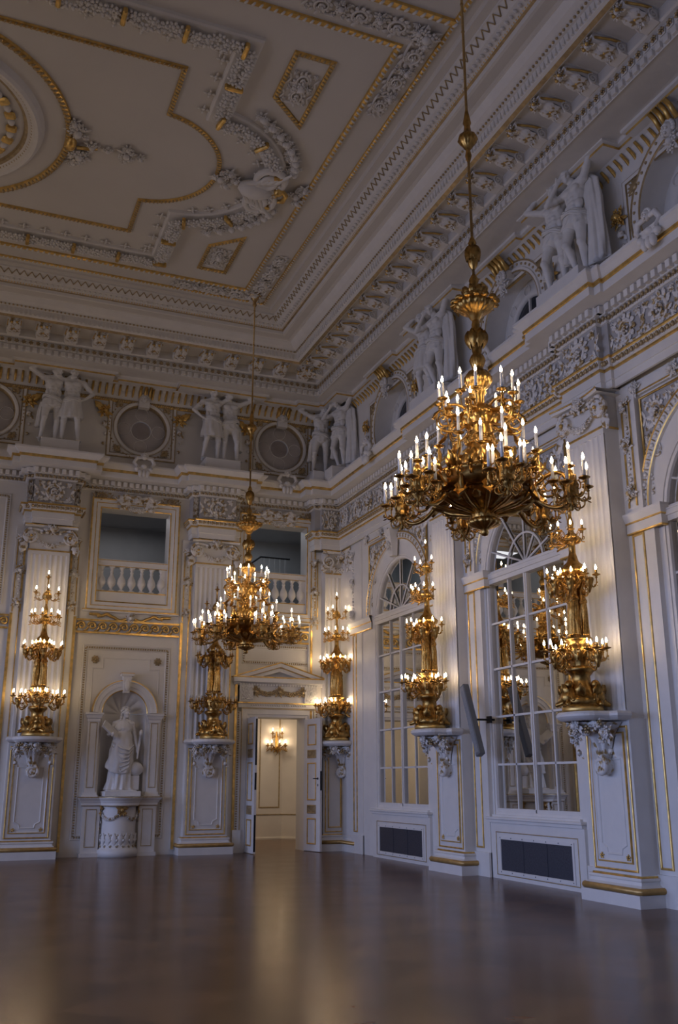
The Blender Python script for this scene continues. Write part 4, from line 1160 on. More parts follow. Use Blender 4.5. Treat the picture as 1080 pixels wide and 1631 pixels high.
for i, a in enumerate(WINS):
    t = thing('radiator_grille', ('dark grey radiator grille under the mirrored window by the room corner', 'large dark radiator grille under the mirrored window between the two piers', 'dark radiator grille under the mirrored window at the right edge')[i], 'grille', (-0.062, -a-0.02, 0), RM)
    w = 1.03
    mb = MB(); mb.box(-w, w, 0.0, 0.004, 0.14, 0.64)
    for k in range(1, 3): mb.box(-w+2*w*k/3-0.012, -w+2*w*k/3+0.012, -0.006, 0.0, 0.14, 0.64)
    obj('mesh', mb, GRILLE, t)
    mb = MB(); frame(mb, -w-0.05, w+0.05, 0.09, 0.69, [(0, 0, 0), (0.0, 0.012, 0), (0.05, 0.012, 0), (0.055, 0.0, 0)], 0)
    obj('frame', mb, WHITE, t)
    mb = MB(); mb.add(blob((0, 0, 0), 0.011), 0, True); sm = mb.mesh('screw'); sm.materials.append(STEEL)
    for k in range(7):
        for z in (0.115, 0.665): obj('screw', sm, None, t, (-w+2*w*k/6, -0.013, z))

# grey column loudspeaker leaning out from the first pier
t = thing('column_loudspeaker', 'slanted grey column loudspeaker mounted beside the first pier', 'loudspeaker', (-0.34, -7.48, 2.64), 0)
ax = Vector((-0.34, -7.12, 3.28))-Vector((-0.34, -7.62, 2.04)); L = ax.length
mb = MB(); mb.box(-0.075, 0.075, -0.12, 0.0, -L/2, L/2, bev=0.012)
o = obj('cabinet', mb, STEEL, t, (0, 0, 0)); o.rotation_euler = (0, 0, RM); 
ang = math.atan2(0.50, 1.24)
o.matrix_local = RX(-ang) @ RZ(RM)
m2 = MB(); m2.box(-0.058, 0.058, -0.124, -0.118, -L/2+0.04, L/2-0.04); 
for k in range(16): m2.box(-0.058, 0.058, -0.128, -0.122, -L/2+0.05+k*(L-0.1)/16, -L/2+0.056+k*(L-0.1)/16)
g = obj('front_grille', m2, mat('grey_speaker_cloth', (0.28, 0.29, 0.30), 0.6, var=0.1, scale=60), t); g.matrix_local = RX(-ang) @ RZ(RM)
mb = MB(); mb.add(tube([(0.0, -0.03, 0.0), (0.34, -0.10, 0.0)], 0.018, 8), 0, True); mb.box(0.22, 0.25, -0.16, -0.02, -0.06, 0.06); obj('bracket', mb, DARK, t)

# ------------------------------------------------------------------ round windows of the attic
def oculus_e(i, x, label):
    t = bpy.data.objects.new('window_%d' % i, None); COL.objects.link(t); t['kind'] = 'structure'; tag(t, label, 'round window')
    t.location = (x, 0, 10.06); R = 0.62
    g = MB(); P = np.array([[(R*math.cos(q), 0.13, R*math.sin(q)), (0.23*math.cos(q), 0.13, 0.23*math.sin(q))] for q in np.linspace(0, 2*PI, 49)]); g.add(grid(P), 0)
    P = np.array([[(0.23*math.cos(q), 0.135, 0.23*math.sin(q)), (0, 0.135, 0)] for q in np.linspace(0, 2*PI, 33)]); g.add(grid(P), 1)
    obj('pane', g, [OCGLASS, OCDARK], t)
    b = MB()
    ring = lambda cx, cz, r: [(cx+r*math.cos(q), 0.12, cz+r*math.sin(q)) for q in np.linspace(0, 2*PI, 33)[:-1]]
    b.add(tube(ring(0, 0, 0.25), 0.010, 6, closed=True), 0, True)
    for q in (0, PI/2, PI, 3*PI/2): b.add(tube(ring(0.43*math.cos(q), 0.43*math.sin(q), 0.165), 0.007, 6, closed=True), 0, True)
    obj('glazing_bar', b, WHITE, t)
    f = MB()
    cp = [(R*math.cos(q), R*math.sin(q)) for q in np.linspace(0, 2*PI, 65)[:-1]][::-1]
    f.sweep(cp, [(0.02, -0.12, 1), (0.02, 0.0, 1), (0.0, 0.03, 0), (-0.03, 0.055, 0), (-0.07, 0.06, 0), (-0.085, 0.04, 1), (-0.10, 0.04, 0), (-0.105, 0.0, 0)], wallfn(0), closed=True, smooth=True)
    obj('ring', f, [WHITE, DULL], t)
    s_ = MB()
    frame(s_, -0.86, 0.86, -0.80, 0.83, [(0, 0, 1), (0.01, 0.03, 1), (0.03, 0.03, 0), (0.09, 0.02, 1), (0.10, 0.03, 1), (0.115, 0.0, 0)], 0)
    for sx in (-1, 1):
        for sz in (-1, 1): s_.add(xf(shell(0.17, 7), T(sx*0.55, -0.01, sz*0.55) @ RY(sx*(PI/4 if sz > 0 else 3*PI/4))), 1, True)
    for k in range(56):
        q = 2*PI*k/56; s_.add(blob((0.815*math.cos(q), -0.02, 0.80*math.sin(q)), 0.022), 1, True)
    obj('square_frame', s_, [WHITE, DULL], t)
    for sx in (-1, 1):
        gl = MB()
        gl.add(xf(bouquet(0.17, -0.06, 2, 6), T(sx*0.93, -0.02, 0.33)), 1, True)
        gl.add(xf(LEAF, T(sx*0.95, -0.03, 0.35) @ RY(sx*0.9) @ S(0.3, 0.5, 0.32)), 1, True)
        gl.add(drop(sx*0.93, -0.5, 0.26, 0.13, -0.02), 0, True)
        obj('flower_drop', gl, [ORN, GOLD], t)
    k = MB(); k.box(-0.13, 0.13, -0.16, 0, 0.52, 0.90); k.add(xf(face_mask(0.13), T(0, -0.15, 0.74)), 0, True)
    for x in (-0.12, 0, 0.12): k.add(tube([(x, -0.15, 0.80), (x, -0.26, 0.94), (x, -0.36, 1.0)], 0.035, 6), 1, True)
    obj('keystone', k, [WHITE, GOLD], t)
    return t
labs = ('round attic window at the left photo edge', 'round attic window above the statue niche', 'round attic window above the double door')
for i, x in enumerate(OC_E): oculus_e(4+i, x, labs[i])
def oculus_m(i, a, label):
    t = bpy.data.objects.new('window_%d' % i, None); COL.objects.link(t); t['kind'] = 'structure'; tag(t, label, 'round window')
    t.location = (0, -a, 9.83); t.rotation_euler = (0, 0, RM); R = 0.92
    g = MB(); P = np.array([[(0.56*math.cos(q), 0.43, 0.56*math.sin(q)), (0, 0.43, 0)] for q in np.linspace(0, 2*PI, 41)]); g.add(grid(P), 0)
    obj('pane', g, GLASS, t)
    b = MB(); P = np.array([[(r*math.cos(q), y, r*math.sin(q)) for r, y in ((1.0, 0.45), (0.93, 0.41), (0.80, 0.39), (0.66, 0.37), (0.60, 0.35), (0.56, 0.41), (0.56, 0.44))] for q in np.linspace(0, 2*PI, 49)])
    b.add(grid(P), 0, True)
    for q in np.linspace(0, 2*PI, 9)[:-1]:
        b.add(tube([(0.72*math.cos(q)+0.1*math.cos(u), 0.36, 0.72*math.sin(q)+0.1*math.sin(u)) for u in np.linspace(0, 2*PI, 17)[:-1]], 0.010, 5, closed=True), 0, True)
    b.box(-0.02, 0.02, 0.39, 0.43, -0.56, 0.56); b.box(-0.56, 0.56, 0.39, 0.43, -0.02, 0.02)
    obj('inner_ring', b, WHITE, t)
    f = MB()
    cp = [(R*math.cos(q), R*math.sin(q)) for q in np.linspace(0, 2*PI, 65)[:-1]][::-1]
    f.sweep(cp, [(0.0, -0.05, 0), (0.0, 0.04, 1), (-0.01, 0.055, 1), (-0.03, 0.055, 0), (-0.08, 0.06, 0), (-0.09, 0.03, 0), (-0.20, 0.03, 1), (-0.21, 0.045, 1), (-0.23, 0.045, 0), (-0.235, 0.0, 0)], wallfn(0), closed=True)
    for k in range(44):
        q = 2*PI*k/44; f.add(blob((1.065*math.cos(q), -0.035, 1.065*math.sin(q)), 0.028), 1, True)
    obj('ring', f, [WHITE, DULL], t)
    s_ = MB()
    frame(s_, -1.30, 1.30, -0.85, 0.84, [(0, 0, 1), (0.01, 0.02, 1), (0.02, 0.02, 0), (0.08, 0.02, 1), (0.09, 0.03, 1), (0.10, 0.0, 0)], 0)
    for sx in (-1, 1): s_.add(xf(shell(0.2, 7), T(sx*0.98, -0.01, 0.56) @ RY(sx*PI/4)), 1, True)
    obj('square_frame', s_, [WHITE, DULL], t)
    for sx in (-1, 1):
        gl = MB()
        gl.add(xf(bouquet(0.17, -0.06, 2, 6), T(sx*1.38, -0.02, 0.25)), 1, True)
        gl.add(drop(sx*1.38, -0.65, 0.16, 0.12, -0.02), 0, True)
        obj('flower_drop', gl, [ORN, GOLD], t)
    k = MB(); k.box(-0.14, 0.14, -0.16, 0, 0.80, 0.98); k.add(xf(face_mask(0.15), T(0, -0.17, 0.86)), 0, True)
    k.add(xf(bouquet(0.16, -0.05, 4, 7), T(0, -0.12, 0.66)), 0, True)
    for x in (-0.16, -0.05, 0.06, 0.17): k.add(tube([(x, -0.17, 0.95), (x, -0.28, 1.12), (x, -0.38, 1.2)], 0.042, 6), 1, True)
    obj('keystone', k, [WHITE, GOLD], t)
    return t
labs = ('round attic window high on the mirror wall next to the room corner', 'round attic window high above the second mirrored window', 'round attic window cut by the upper right photo edge')
for i, a in enumerate(OC_M): oculus_m(7+i, a, labs[i])

# cartouches sitting on the edge of the cornice below the round windows
def make_cartouche():
    t = thing('shell_cartouche', '', 'cartouche')
    mb = MB()
    mb.add(xf(shell(0.26, 9), T(0, -0.02, -0.06) @ RX(PI) @ RZ(PI)), 0, True)
    for sx in (-1, 1):
        mb.add(tube([(sx*0.04, -0.04, 0.16), (sx*0.18, -0.06, 0.14), (sx*0.24, -0.04, 0.02), (sx*0.16, -0.06, -0.08)], [0.04, 0.05, 0.05, 0.03], 7), 0, True)
        mb.add(blob((sx*0.17, -0.05, -0.14), 0.06, 2), 0, True)
    for k in range(3): mb.add(blob(((k-1)*0.09, -0.06, -0.24), (0.05, 0.06, 0.10), 2), 0, True)
    obj('shell', mb, WHITE, t)
    m = MB(); m.add(xf(face_mask(0.11), T(0, -0.03, 0.18)), 0, True); obj('mask', m, WHITE, t)
    return t
cart = make_cartouche(); first = True
spots = [((x, -0.56, 8.95), 0) for x in OC_E]+[((-(0.64, 0.64, 0.70)[i], -a, 8.95), RM) for i, a in enumerate(OC_M)]
clab = ('white shell cartouche on the cornice at the left photo edge', 'white shell cartouche on the cornice above the balcony over the niche', 'white shell cartouche on the cornice above the balcony over the door',
        'white shell cartouche under the round window next to the room corner', 'white shell cartouche on the cornice behind the near chandelier', 'white shell cartouche under the round window at the right photo edge')
for (l, r), lab in zip(spots, clab):
    c = cart if first else copy_tree(cart); first = False
    c.location = l; c.rotation_euler = (0, 0, r); c['label'] = lab; c['group'] = 'shell cartouches on the lower cornice'

# ------------------------------------------------------------------ scroll brackets under the great cornice
def make_modillion():
    t = thing('scroll_bracket', '', 'bracket')
    mb = MB(); w = 0.13
    prof = [(0.0, 0.0), (-0.58, 0.0), (-0.60, -0.05), (-0.56, -0.10), (-0.46, -0.11), (-0.32, -0.09), (-0.22, -0.11), (-0.12, -0.18), (0.0, -0.20)]
    V = []; n = len(prof)
    for sx in (-w, w): V += [(sx, y, z) for y, z in prof]
    Fs = [tuple(range(n)), tuple(reversed(range(n, 2*n)))]+[(i, i+1, n+i+1, n+i) for i in range(n-1)]
    mb.add(geo(V, Fs), 0)
    for sx in (-1, 1):
        g = tube([(sx*(w+0.005), -0.11+0.085*(1-0.8*q)*math.cos(PI/2+q*11), -0.105+0.085*(1-0.8*q)*math.sin(PI/2+q*11)) for q in np.linspace(0, 1, 26)], 0.018, 5); mb.add(g, 0, True)
        mb.add(tube([(sx*(w+0.005), -0.13, -0.02), (sx*(w+0.005), -0.3, -0.03), (sx*(w+0.005), -0.46, -0.06), (sx*(w+0.005), -0.56, -0.08)], 0.020, 5), 1, True)
    mb.box(-w-0.04, w+0.04, -0.66, 0.0, 0.0, 0.045)
    mb.box(-w-0.045, w+0.045, -0.665, 0.0, 0.03, 0.045, m=1)
    obj('scroll', mb, [WHITE, GOLD], t)
    f = MB()
    for k in range(3): f.add(xf(LEAF, T((k-1)*0.07, -0.10-0.05*k*(k-2), -0.16) @ RX(1.25) @ RZ(0.0) @ S(0.26, 0.5, 0.40)), 0, True)
    f.add(xf(bouquet(0.11, -0.03, 5, 6), T(0, -0.56, -0.10) @ RX(0.7)), 0, True)
    f.add(xf(bouquet(0.10, -0.03, 6, 6), T(0, -0.22, -0.13) @ RX(0.6)), 0, True)
    obj('acanthus', f, [ORN, DULL], t)
    g = MB(); g.add(ICO[1], 0, True); gm = g.mesh('gilt_bud'); gm.materials.append(GOLD)
    for x, y in ((0.05, -0.64), (-0.06, -0.6), (0.0, -0.3)): obj('gilt_bud', gm, None, t, (x, y, -0.15)).scale = (0.03, 0.03, 0.03)
    return t
br = make_modillion(); k = 0
ords = 'first second third fourth fifth sixth seventh eighth ninth tenth eleventh twelfth thirteenth fourteenth fifteenth sixteenth seventeenth eighteenth nineteenth twentieth'.split()
for i in range(17):
    x = -1.53-0.635*i
    c = br if i == 0 else copy_tree(br)
    c.location = (x, -1.42, 11.575); c.rotation_euler = (0, 0, 0)
    c['label'] = '%s white scroll bracket from the corner under the end wall cornice' % ords[i]; c['group'] = 'scroll brackets of the end wall cornice'
    c['category'] = 'bracket'
for i in range(20):
    c = copy_tree(br)
    c.location = (-1.12, -1.80-0.66*i, 11.575); c.rotation_euler = (0, 0, RM)
    c['label'] = '%s white scroll bracket from the corner under the mirror wall cornice' % ords[i]; c['group'] = 'scroll brackets of the mirror wall cornice'

# ------------------------------------------------------------------ ceiling stucco (built in plan, hanging from z = 12.25)
CZ = 12.25
def ceil_fn(a, b, h): return (a, b, CZ-h)
def ceil_along(pts, sp, g, closed=False, e=0.0, h=0.02):
    P = np.array(pts, float); q = P+offsets(P, closed)*e; Ms = []; carry = 0.0
    n = len(q)
    for i in range(n if closed else n-1):
        a, b = q[i], q[(i+1) % n]; d = b-a; L = np.linalg.norm(d); u = carry
        while u < L:
            c = a+d/L*u; Ms.append(T(c[0], c[1], CZ-h) @ RZ(math.atan2(d[1], d[0])) @ RX(PI/2)); u += sp
        carry = u-L
    return inst(g, Ms)
def rope(mb, pts, w, closed, m_base=0, m_bead=1, sp=None):
    mb.sweep(pts, [(-w/2, 0, m_base), (-w*0.4, w*0.35, m_base), (0, w*0.5, m_base), (w*0.4, w*0.35, m_base), (w/2, 0, m_base)], ceil_fn, closed=closed)
    mb.add(ceil_along(pts, sp or w*0.9, xf(ICO[1], RY(0.5) @ S(w*0.24, w*0.3, w*0.5)), closed, 0, w*0.42), m_bead, True)
CY, CXC = -7.80, -10.4
XB, YB0, YB1 = -3.74, -3.92, -11.90
mb = MB()
rope(mb, [(XB, YB0), (2*CXC-XB, YB0), (2*CXC-XB, YB1), (XB, YB1)], 0.10, True, 1, 0, 0.11)
rope(mb, [(-3.18, -3.42), (-3.18, -30)], 0.075, False, 1, 0, 0.085)
rope(mb, [(-18.0, -3.42), (-3.18, -3.42)], 0.075, False, 1, 0, 0.085)
rope(mb, [(-3.18, -12.62), (-18, -12.62)], 0.12, False, 1, 0, 0.13)
struct('trim_20', mb, [WHITE, GOLD])
def corner_relief(label, x, y, sx, sy):
    """acanthus sprays running both ways from a corner of the border"""
    t = thing('corner_acanthus', label, 'ceiling relief', (x, y, CZ))
    for nm, ang, ln in (('spray', 0, 1), ('spray', 1, 1)):
        mb = MB(); gs = []
        for k in range(3):
            gs.append(xf(SCROLL, T(0.15+0.62*k, 0, -0.17) @ S(0.62-0.06*k, 1, 0.55-0.05*k)))
            gs.append(xf(bouquet(0.12, -0.05, 3+k, 7), T(0.15+0.62*k, -0.01, 0.05)))
        g = xf(join(gs), RX(PI/2))
        M = S(sx, 1, 1) if ang == 0 else RZ(PI/2*sy) @ S(1, 1, 1)
        g = xf(g, M)
        if ang == 0 and sx < 0 and False: g = mirror_x(g)
        mb.add(g, 0, True)
        obj(nm, mb, [WHITE], t)
    mb = MB(); mb.add(xf(bouquet(0.2, -0.06, 8, 9), RX(PI/2)), 0, True); mb.add(blob((0, 0, -0.12), 0.05), 1, True); obj('boss', mb, [WHITE, GOLD], t)
    return t
corner_relief('white acanthus relief on the ceiling corner where the far chandelier hangs', -3.46, -3.67, -1, -1)
corner_relief('white acanthus relief on the ceiling band behind the near chandelier rod', -3.46, -12.25, -1, 1)

# inner panel outline with gilt rope
def panel_outline(hx, hy, r, step):
    """right half of a rectangle whose short side bulges in a half circle; mirrored to a closed outline"""
    R_ = [(CXC+hx, CY+hy)]
    pts = [(CXC, CY-hy), (CXC+hx, CY-hy), (CXC+hx, CY-step)]
    m = 20
    x0 = CXC+hx
    k = (r*r-step*step)**0.5 if r > step else 0.0
    cx = x0-k
    a0 = math.atan2(-step, x0-cx) if r > step else -PI/2
    for i in range(m+1):
        a = a0+(-2*a0)*i/m; pts.append((cx+r*math.cos(a), CY+r*math.sin(a)))
    pts += [(CXC+hx, CY+step), (CXC+hx, CY+hy), (CXC, CY+hy)]
    left = [(2*CXC-x, y) for x, y in reversed(pts[1:-1])]
    q = []
    for p in pts+left:
        if not q or math.hypot(p[0]-q[-1][0], p[1]-q[-1][1]) > 1e-3: q.append(p)
    return q
inner = panel_outline(3.78, 2.45, 1.32, 1.31)
outer = panel_outline(4.56, 3.30, 1.60, 1.59)
mb = MB(); rope(mb, inner, 0.085, True, 1, 2, 0.075); struct('trim_21', mb, [WHITE, GOLD, DULL])
t = thing('flower_garland_band', 'wide white garland band with gilt ribbons round the ceiling panel', 'ceiling garland', (CXC, CY, CZ))
def lift(pts): return [(x-CXC, y-CY) for x, y in pts]
def ceil_l(a, b, h): return (a, b, -h)
lo = lift(outer)
mb = MB(); mb.sweep(lo, [(-0.20, 0, 0), (-0.19, 0.05, 0), (-0.16, 0.07, 0), (0.16, 0.07, 0), (0.19, 0.05, 0), (0.20, 0, 0)], ceil_l, closed=True)
obj('moulding', mb, WHITE, t)
CZs = CZ; CZ = 0.0
fl = MB(); rg = random.Random(2)
P = np.array(lo); Ms = []; Ms2 = []; Rib = []; Pal = []
tot = 0.0; off = offsets(lo, True)
for i in range(len(P)):
    a, b = P[i], P[(i+1) % len(P)]; d = b-a; L = np.linalg.norm(d); nrm = np.array([d[1], -d[0]])/L; ang = math.atan2(d[1], d[0]); u = 0.0
    u0 = tot
    while True:
        k = math.ceil((u0+u)/0.10+1e-6)*0.10-u0
        if k > L: break
        u = k; s_ = u0+u; c = a+d/L*u
        j = int(round(s_/0.10))
        if j % 9 == 0:
            Rib.append(T(c[0], c[1], -0.10) @ RZ(ang))
        else:
            for w in (-0.06, 0.06):
                q = c+nrm*(w+rg.uniform(-.03, .03)); z = -0.10-rg.uniform(0, .05)
                Ms.append(T(q[0], q[1], z) @ RX(PI/2) @ RY(rg.uniform(0, 6)) @ S(0.085))
        if j % 4 == 2:
            q = c-nrm*0.29; Pal.append(T(q[0], q[1], -0.01) @ RZ(ang) @ RX(PI/2))
    tot += L
fl.add(inst(FLOWER, Ms), 0, True); obj('flowers', fl, WHITE, t)
fl = MB(); fl.add(box(-0.035, 0.035, -0.15, 0.15, -0.11, -0.0, bev=0.02)); rme = fl.mesh('ribbon'); rme.materials.append(GOLD)
for M in Rib: obj('ribbon', rme, None, t).matrix_local = M
cross = join([blob((0, -0.02, 0), 0.035)]+[blob((0.07*math.cos(q), -0.02, 0.07*math.sin(q)), (0.045, 0.022, 0.02), 1, RY(-q)) for q in (0, PI/2, PI, 3*PI/2)])
fl = MB(); fl.add(cross, 0, True); rme = fl.mesh('rosette'); rme.materials.append(WHITE)
for M in Pal: obj('rosette', rme, None, t).matrix_local = M
CZ = CZs

# central oval with its medallion
t = thing('plaster_medallion', 'round ceiling medallion with gilt rope rings at the left photo edge', 'ceiling medallion', (CXC-0.05, CY+0.02, CZ))
def circ(r, n=72): return [(r*math.cos(2*PI*i/n), r*math.sin(2*PI*i/n)) for i in range(n)]
CZs = CZ; CZ = 0.0
mb = MB(); rope(mb, circ(2.36), 0.12, True, 0, 1, 0.1); obj('outer_ring', mb, [GOLD, DULL], t)
mb = MB(); mb.sweep(circ(1.72), [(-0.10, 0, 1), (-0.08, 0.05, 1), (-0.03, 0.06, 0), (0.02, 0.05, 0), (0.08, 0.12, 0), (0.14, 0.14, 0), (0.19, 0.10, 0), (0.24, 0.0, 0)], ceil_fn, closed=True, smooth=True)
mb.add(ceil_along(circ(1.77), 0.075, xf(ICO[1], S(0.025, 0.03, 0.035)), True, 0, 0.05), 1, True); obj('inner_ring', mb, [WHITE, DULL], t)
gb = MB(); gb.add(xf(box(-0.09, 0.09, -0.07, 0, -0.09, 0.09, bev=0.03), RX(PI/2)), 0); gbm = gb.mesh('gilt_block'); gbm.materials.append(GOLD)
bb = MB(); bb.add(xf(ICO[2], S(0.06, 0.09, 0.05)), 0, True); bbm = bb.mesh('bud'); bbm.materials.append(WHITE)
for k in range(26):
    a = 2*PI*k/26
    obj('gilt_block', gbm, None, t, (1.42*math.cos(a), 1.42*math.sin(a), 0)).rotation_euler = (0, 0, a)
    a += PI/26; obj('bud', bbm, None, t, (1.42*math.cos(a), 1.42*math.sin(a), -0.03)).rotation_euler = (0, 0, a)
mb = MB()
for k in range(10): mb.add(xf(LEAF, RZ(2*PI*k/10) @ T(0.12, 0, 0) @ RZ(-PI/2) @ RX(PI/2) @ S(1.0, 1.2, 1.05)), 0, True)
mb.add(blob((0, 0, -0.05), (0.25, 0.25, 0.12), 2), 0, True)
obj('leaf_rosette', mb, WHITE, t)
CZ = CZs
# flower sprig on the ring
t = thing('flower_sprig', 'white flower sprig with gilt clasp on the ceiling medallion ring', 'ceiling relief', (-8.05, CY, CZ))
mb = MB()
for k, (x, y, r) in enumerate(((0.18, 0.32, 0.2), (0.10, 0.55, 0.12), (0.08, -0.32, 0.2), (0.0, -0.52, 0.12), (0.35, 0.0, 0.13), (0.62, 0.0, 0.1), (0.95, 0.0, 0.17), (0.95, 0.16, 0.1), (0.95, -0.16, 0.1), (1.2, 0, 0.1))):
    mb.add(xf(bouquet(r, -0.05, k, 7), T(x, y, 0) @ RX(PI/2)), 0, True)
obj('flowers', mb, WHITE, t)
mb = MB(); mb.add(blob((0, 0, -0.07), (0.1, 0.19, 0.1), 2), 0, True); mb.add(tube([(0.12, 0.1, -0.05), (0.3, 0.02, -0.08), (0.45, 0, -0.05)], 0.03, 6), 0, True); obj('clasp', mb, GOLD, t)

# great scroll ornament on the apex of the garland
t = thing('scroll_ornament', 'large white scroll ornament with gilt shell on the garland bulge of the ceiling', 'ceiling relief', (-4.45, CY, CZ))
mb = MB()
for sy in (-1, 1):
    pts = []; rr = []
    for q in np.linspace(0, 1, 30):
        a = q*1.9*2*PI; r = 0.36*(1-0.8*q)
        pts.append((-0.12-0.05*q+r*math.sin(a)*0.9, sy*(0.35-r*math.cos(a)), -0.10-0.10*q)); rr.append(0.085-0.05*q)
    mb.add(tube(pts, rr, 8), 0, True)
    for k in range(4):
        mb.add(tube([(-0.55+0.1*k, sy*0.06, -0.1), (-0.35+0.12*k, sy*(0.3+0.05*k), -0.2), (-0.1+0.1*k, sy*(0.45+0.08*k), -0.16)], [0.04, 0.05, 0.02], 6), 0, True)
mb.add(blob((-0.28, 0, -0.14), (0.34, 0.20, 0.18), 2), 0, True)
obj('scroll', mb, WHITE, t)
mb = MB(); mb.add(xf(shell(0.34, 9), T(0.10, 0, -0.10) @ RZ(-PI/2) @ RX(PI/2)), 0, True)
mb.add(blob((0.12, -0.14, -0.18), 0.09, 2), 0, True); mb.add(tube([(0.1, -0.25, -0.12), (0.28, -0.1, -0.2), (0.3, 0.15, -0.15), (0.15, 0.3, -0.1)], [0.03, 0.05, 0.05, 0.02], 7), 0, True); obj('gilt_shell', mb, GOLD, t)
for tuft in (((-0.95, 0.0, 0.17), (-0.8, 0.18, 0.12), (-0.8, -0.18, 0.12), (-0.65, 0, 0.12)), ((0.5, 0.0, 0.16), (0.6, 0.2, 0.13), (0.62, -0.2, 0.13))):
    mb = MB()
    for k, (x, y, r) in enumerate(tuft): mb.add(xf(bouquet(r, -0.07, k+5, 7), T(x, y, 0) @ RX(PI/2)), 0, True)
    obj('leaf_tuft', mb, WHITE, t)
for k, sy in enumerate((-1, 1)):
    t = thing('flower_chain', ('white flower chain on the ceiling between scroll ornament and near trapezoid panel', 'white flower chain on the ceiling between scroll ornament and far trapezoid panel')[k], 'ceiling relief', (-4.45, CY, CZ))
    mb = MB()
    for j in range(9):
        q = j/8; x = 0.22-0.95*q**1.9; y = sy*(0.62+1.22*q)
        mb.add(xf(bouquet(0.125+0.02*(j % 2), -0.07, j+k, 7), T(x, y, 0) @ RX(PI/2)), 0, True)
        mb.add(blob((x+0.04, y, -0.10), 0.06, 2), 0, True)
    obj('flowers', mb, WHITE, t)
    # trapezoid coffers with relief
    tp = [(-4.52, -11.20), (-5.12, -11.20), (-5.12, -10.15), (-4.52, -9.62)] if sy < 0 else [(-4.40, -4.48), (-4.40, -5.92), (-4.97, -5.42), (-4.97, -4.48)]
    if sy > 0: tp = tp[::1]
    cx = sum(p[0] for p in tp)/4; cy = sum(p[1] for p in tp)/4
    t = thing('relief_panel', ('gilt framed trapezoid relief panel on the ceiling near the near chandelier rod', 'gilt framed trapezoid relief panel on the ceiling close to the far chandelier')[k], 'ceiling panel', (cx, cy, CZ))
    CZs = CZ; CZ = 0.0
    lp = [(x-cx, y-cy) for x, y in tp]
    ar = sum(lp[i][0]*lp[(i+1) % 4][1]-lp[(i+1) % 4][0]*lp[i][1] for i in range(4))
    if ar > 0: lp = lp[::-1]
    mb = MB(); rope(mb, lp, 0.085, True, 1, 0, 0.08); obj('frame', mb, [DULL, GOLD], t)
    mb = MB(); mb.add(geo([(x*0.9, y*0.9, -0.006) for x, y in lp], [(0, 1, 2, 3)]), 0)
    obj('ground', mb, CEILM, t)
    mb = MB(); g = join([xf(SCROLL, T(-0.22, 0, -0.42) @ S(0.42, 1, 0.6)), xf(SCROLLM, T(-0.22, 0, -0.05) @ S(0.42, 1, 0.6)), xf(bouquet(0.16, -0.05, 3, 8), T(0, 0, 0))]); mb.add(xf(g, RX(PI/2)), 0, True); obj('relief', mb, WHITE, t)
    CZ = CZs
# ------------------------------------------------------------------ sculpture: one fused surface per body
def fuse(mb, voxel, iters=3, name='body'):
    me = mb.mesh('tmp'); o = bpy.data.objects.new('tmp', me); COL.objects.link(o)
    r = o.modifiers.new('r', 'REMESH'); r.mode = 'VOXEL'; r.voxel_size = voxel; r.use_smooth_shade = True
    s_ = o.modifiers.new('s', 'SMOOTH'); s_.factor = 0.5; s_.iterations = iters
    dg = bpy.context.evaluated_depsgraph_get()
    m = bpy.data.meshes.new_from_object(o.evaluated_get(dg))
    m.name = name
    bpy.data.objects.remove(o); bpy.data.meshes.remove(me)
    m.polygons.foreach_set('use_smooth', [True]*len(m.polygons)); m.update()
    return m
def V3(*a): return np.array(a, float)
def hand(mb, wrist, tip_dir, side, r=1.0):
    """palm with four unequal bent fingers and a thumb leaving its side"""
    w = np.array(wrist, float); d = np.array(tip_dir, float); d /= np.linalg.norm(d)
    s_ = np.array(side, float); s_ -= d*(s_@d); s_ /= np.linalg.norm(s_); n = np.cross(d, s_)
    mb.add(capsule(w, w+d*0.075*r, 0.027*r, 0.036*r, 8))
    for k, L in enumerate((0.066, 0.078, 0.072, 0.055)):
        b = w+d*0.08*r+s_*(k-1.5)*0.021*r
        m = b+d*L*0.5*r+n*0.006*r; e = m+d*L*0.42*r+n*0.024*r
        mb.add(capsule(b, m, 0.0125*r, 0.0115*r, 6)); mb.add(capsule(m, e, 0.0115*r, 0.0095*r, 6))
    b = w+d*0.02*r-s_*0.034*r
    mb.add(capsule(b, b+d*0.035*r-s_*0.026*r+n*0.012*r, 0.0145*r, 0.0125*r, 6)); mb.add(capsule(b+d*0.035*r-s_*0.026*r+n*0.012*r, b+d*0.068*r-s_*0.030*r+n*0.022*r, 0.0125*r, 0.010*r, 6))
def head(mb, c, yaw=0.0, pitch=0.0, beard=False, scale=1.0):
    M = T(*c) @ RZ(yaw) @ RX(pitch) @ S(scale)
    parts = [blob((0, 0.0, 0.03), (0.078, 0.096, 0.098), 2), blob((0, -0.028, -0.045), (0.056, 0.062, 0.075), 2), blob((0, -0.075, -0.092), (0.026, 0.022, 0.022), 2),
             capsule((0, -0.095, 0.028), (0, -0.115, -0.018), 0.010, 0.017, 6), blob((0, -0.088, 0.040), (0.055, 0.018, 0.012), 2),
             blob((0, -0.090, -0.058), (0.026, 0.012, 0.008), 2), blob((0, -0.087, -0.070), (0.022, 0.012, 0.009), 2),
             blob((-0.036, -0.078, -0.022), (0.024, 0.022, 0.022), 2), blob((0.036, -0.078, -0.022), (0.024, 0.022, 0.022), 2),
             blob((-0.080, 0.005, 0.0), (0.012, 0.024, 0.034), 2), blob((0.080, 0.005, 0.0), (0.012, 0.024, 0.034), 2)]
    for g in parts: mb.add(xf(g, M))
    if beard:
        for k in range(9):
            a = -1.2+2.4*k/8
            mb.add(xf(blob((0.055*math.sin(a), -0.045-0.05*math.cos(a), -0.105-0.02*math.cos(a)), (0.02, 0.022, 0.034)), M))
    return M
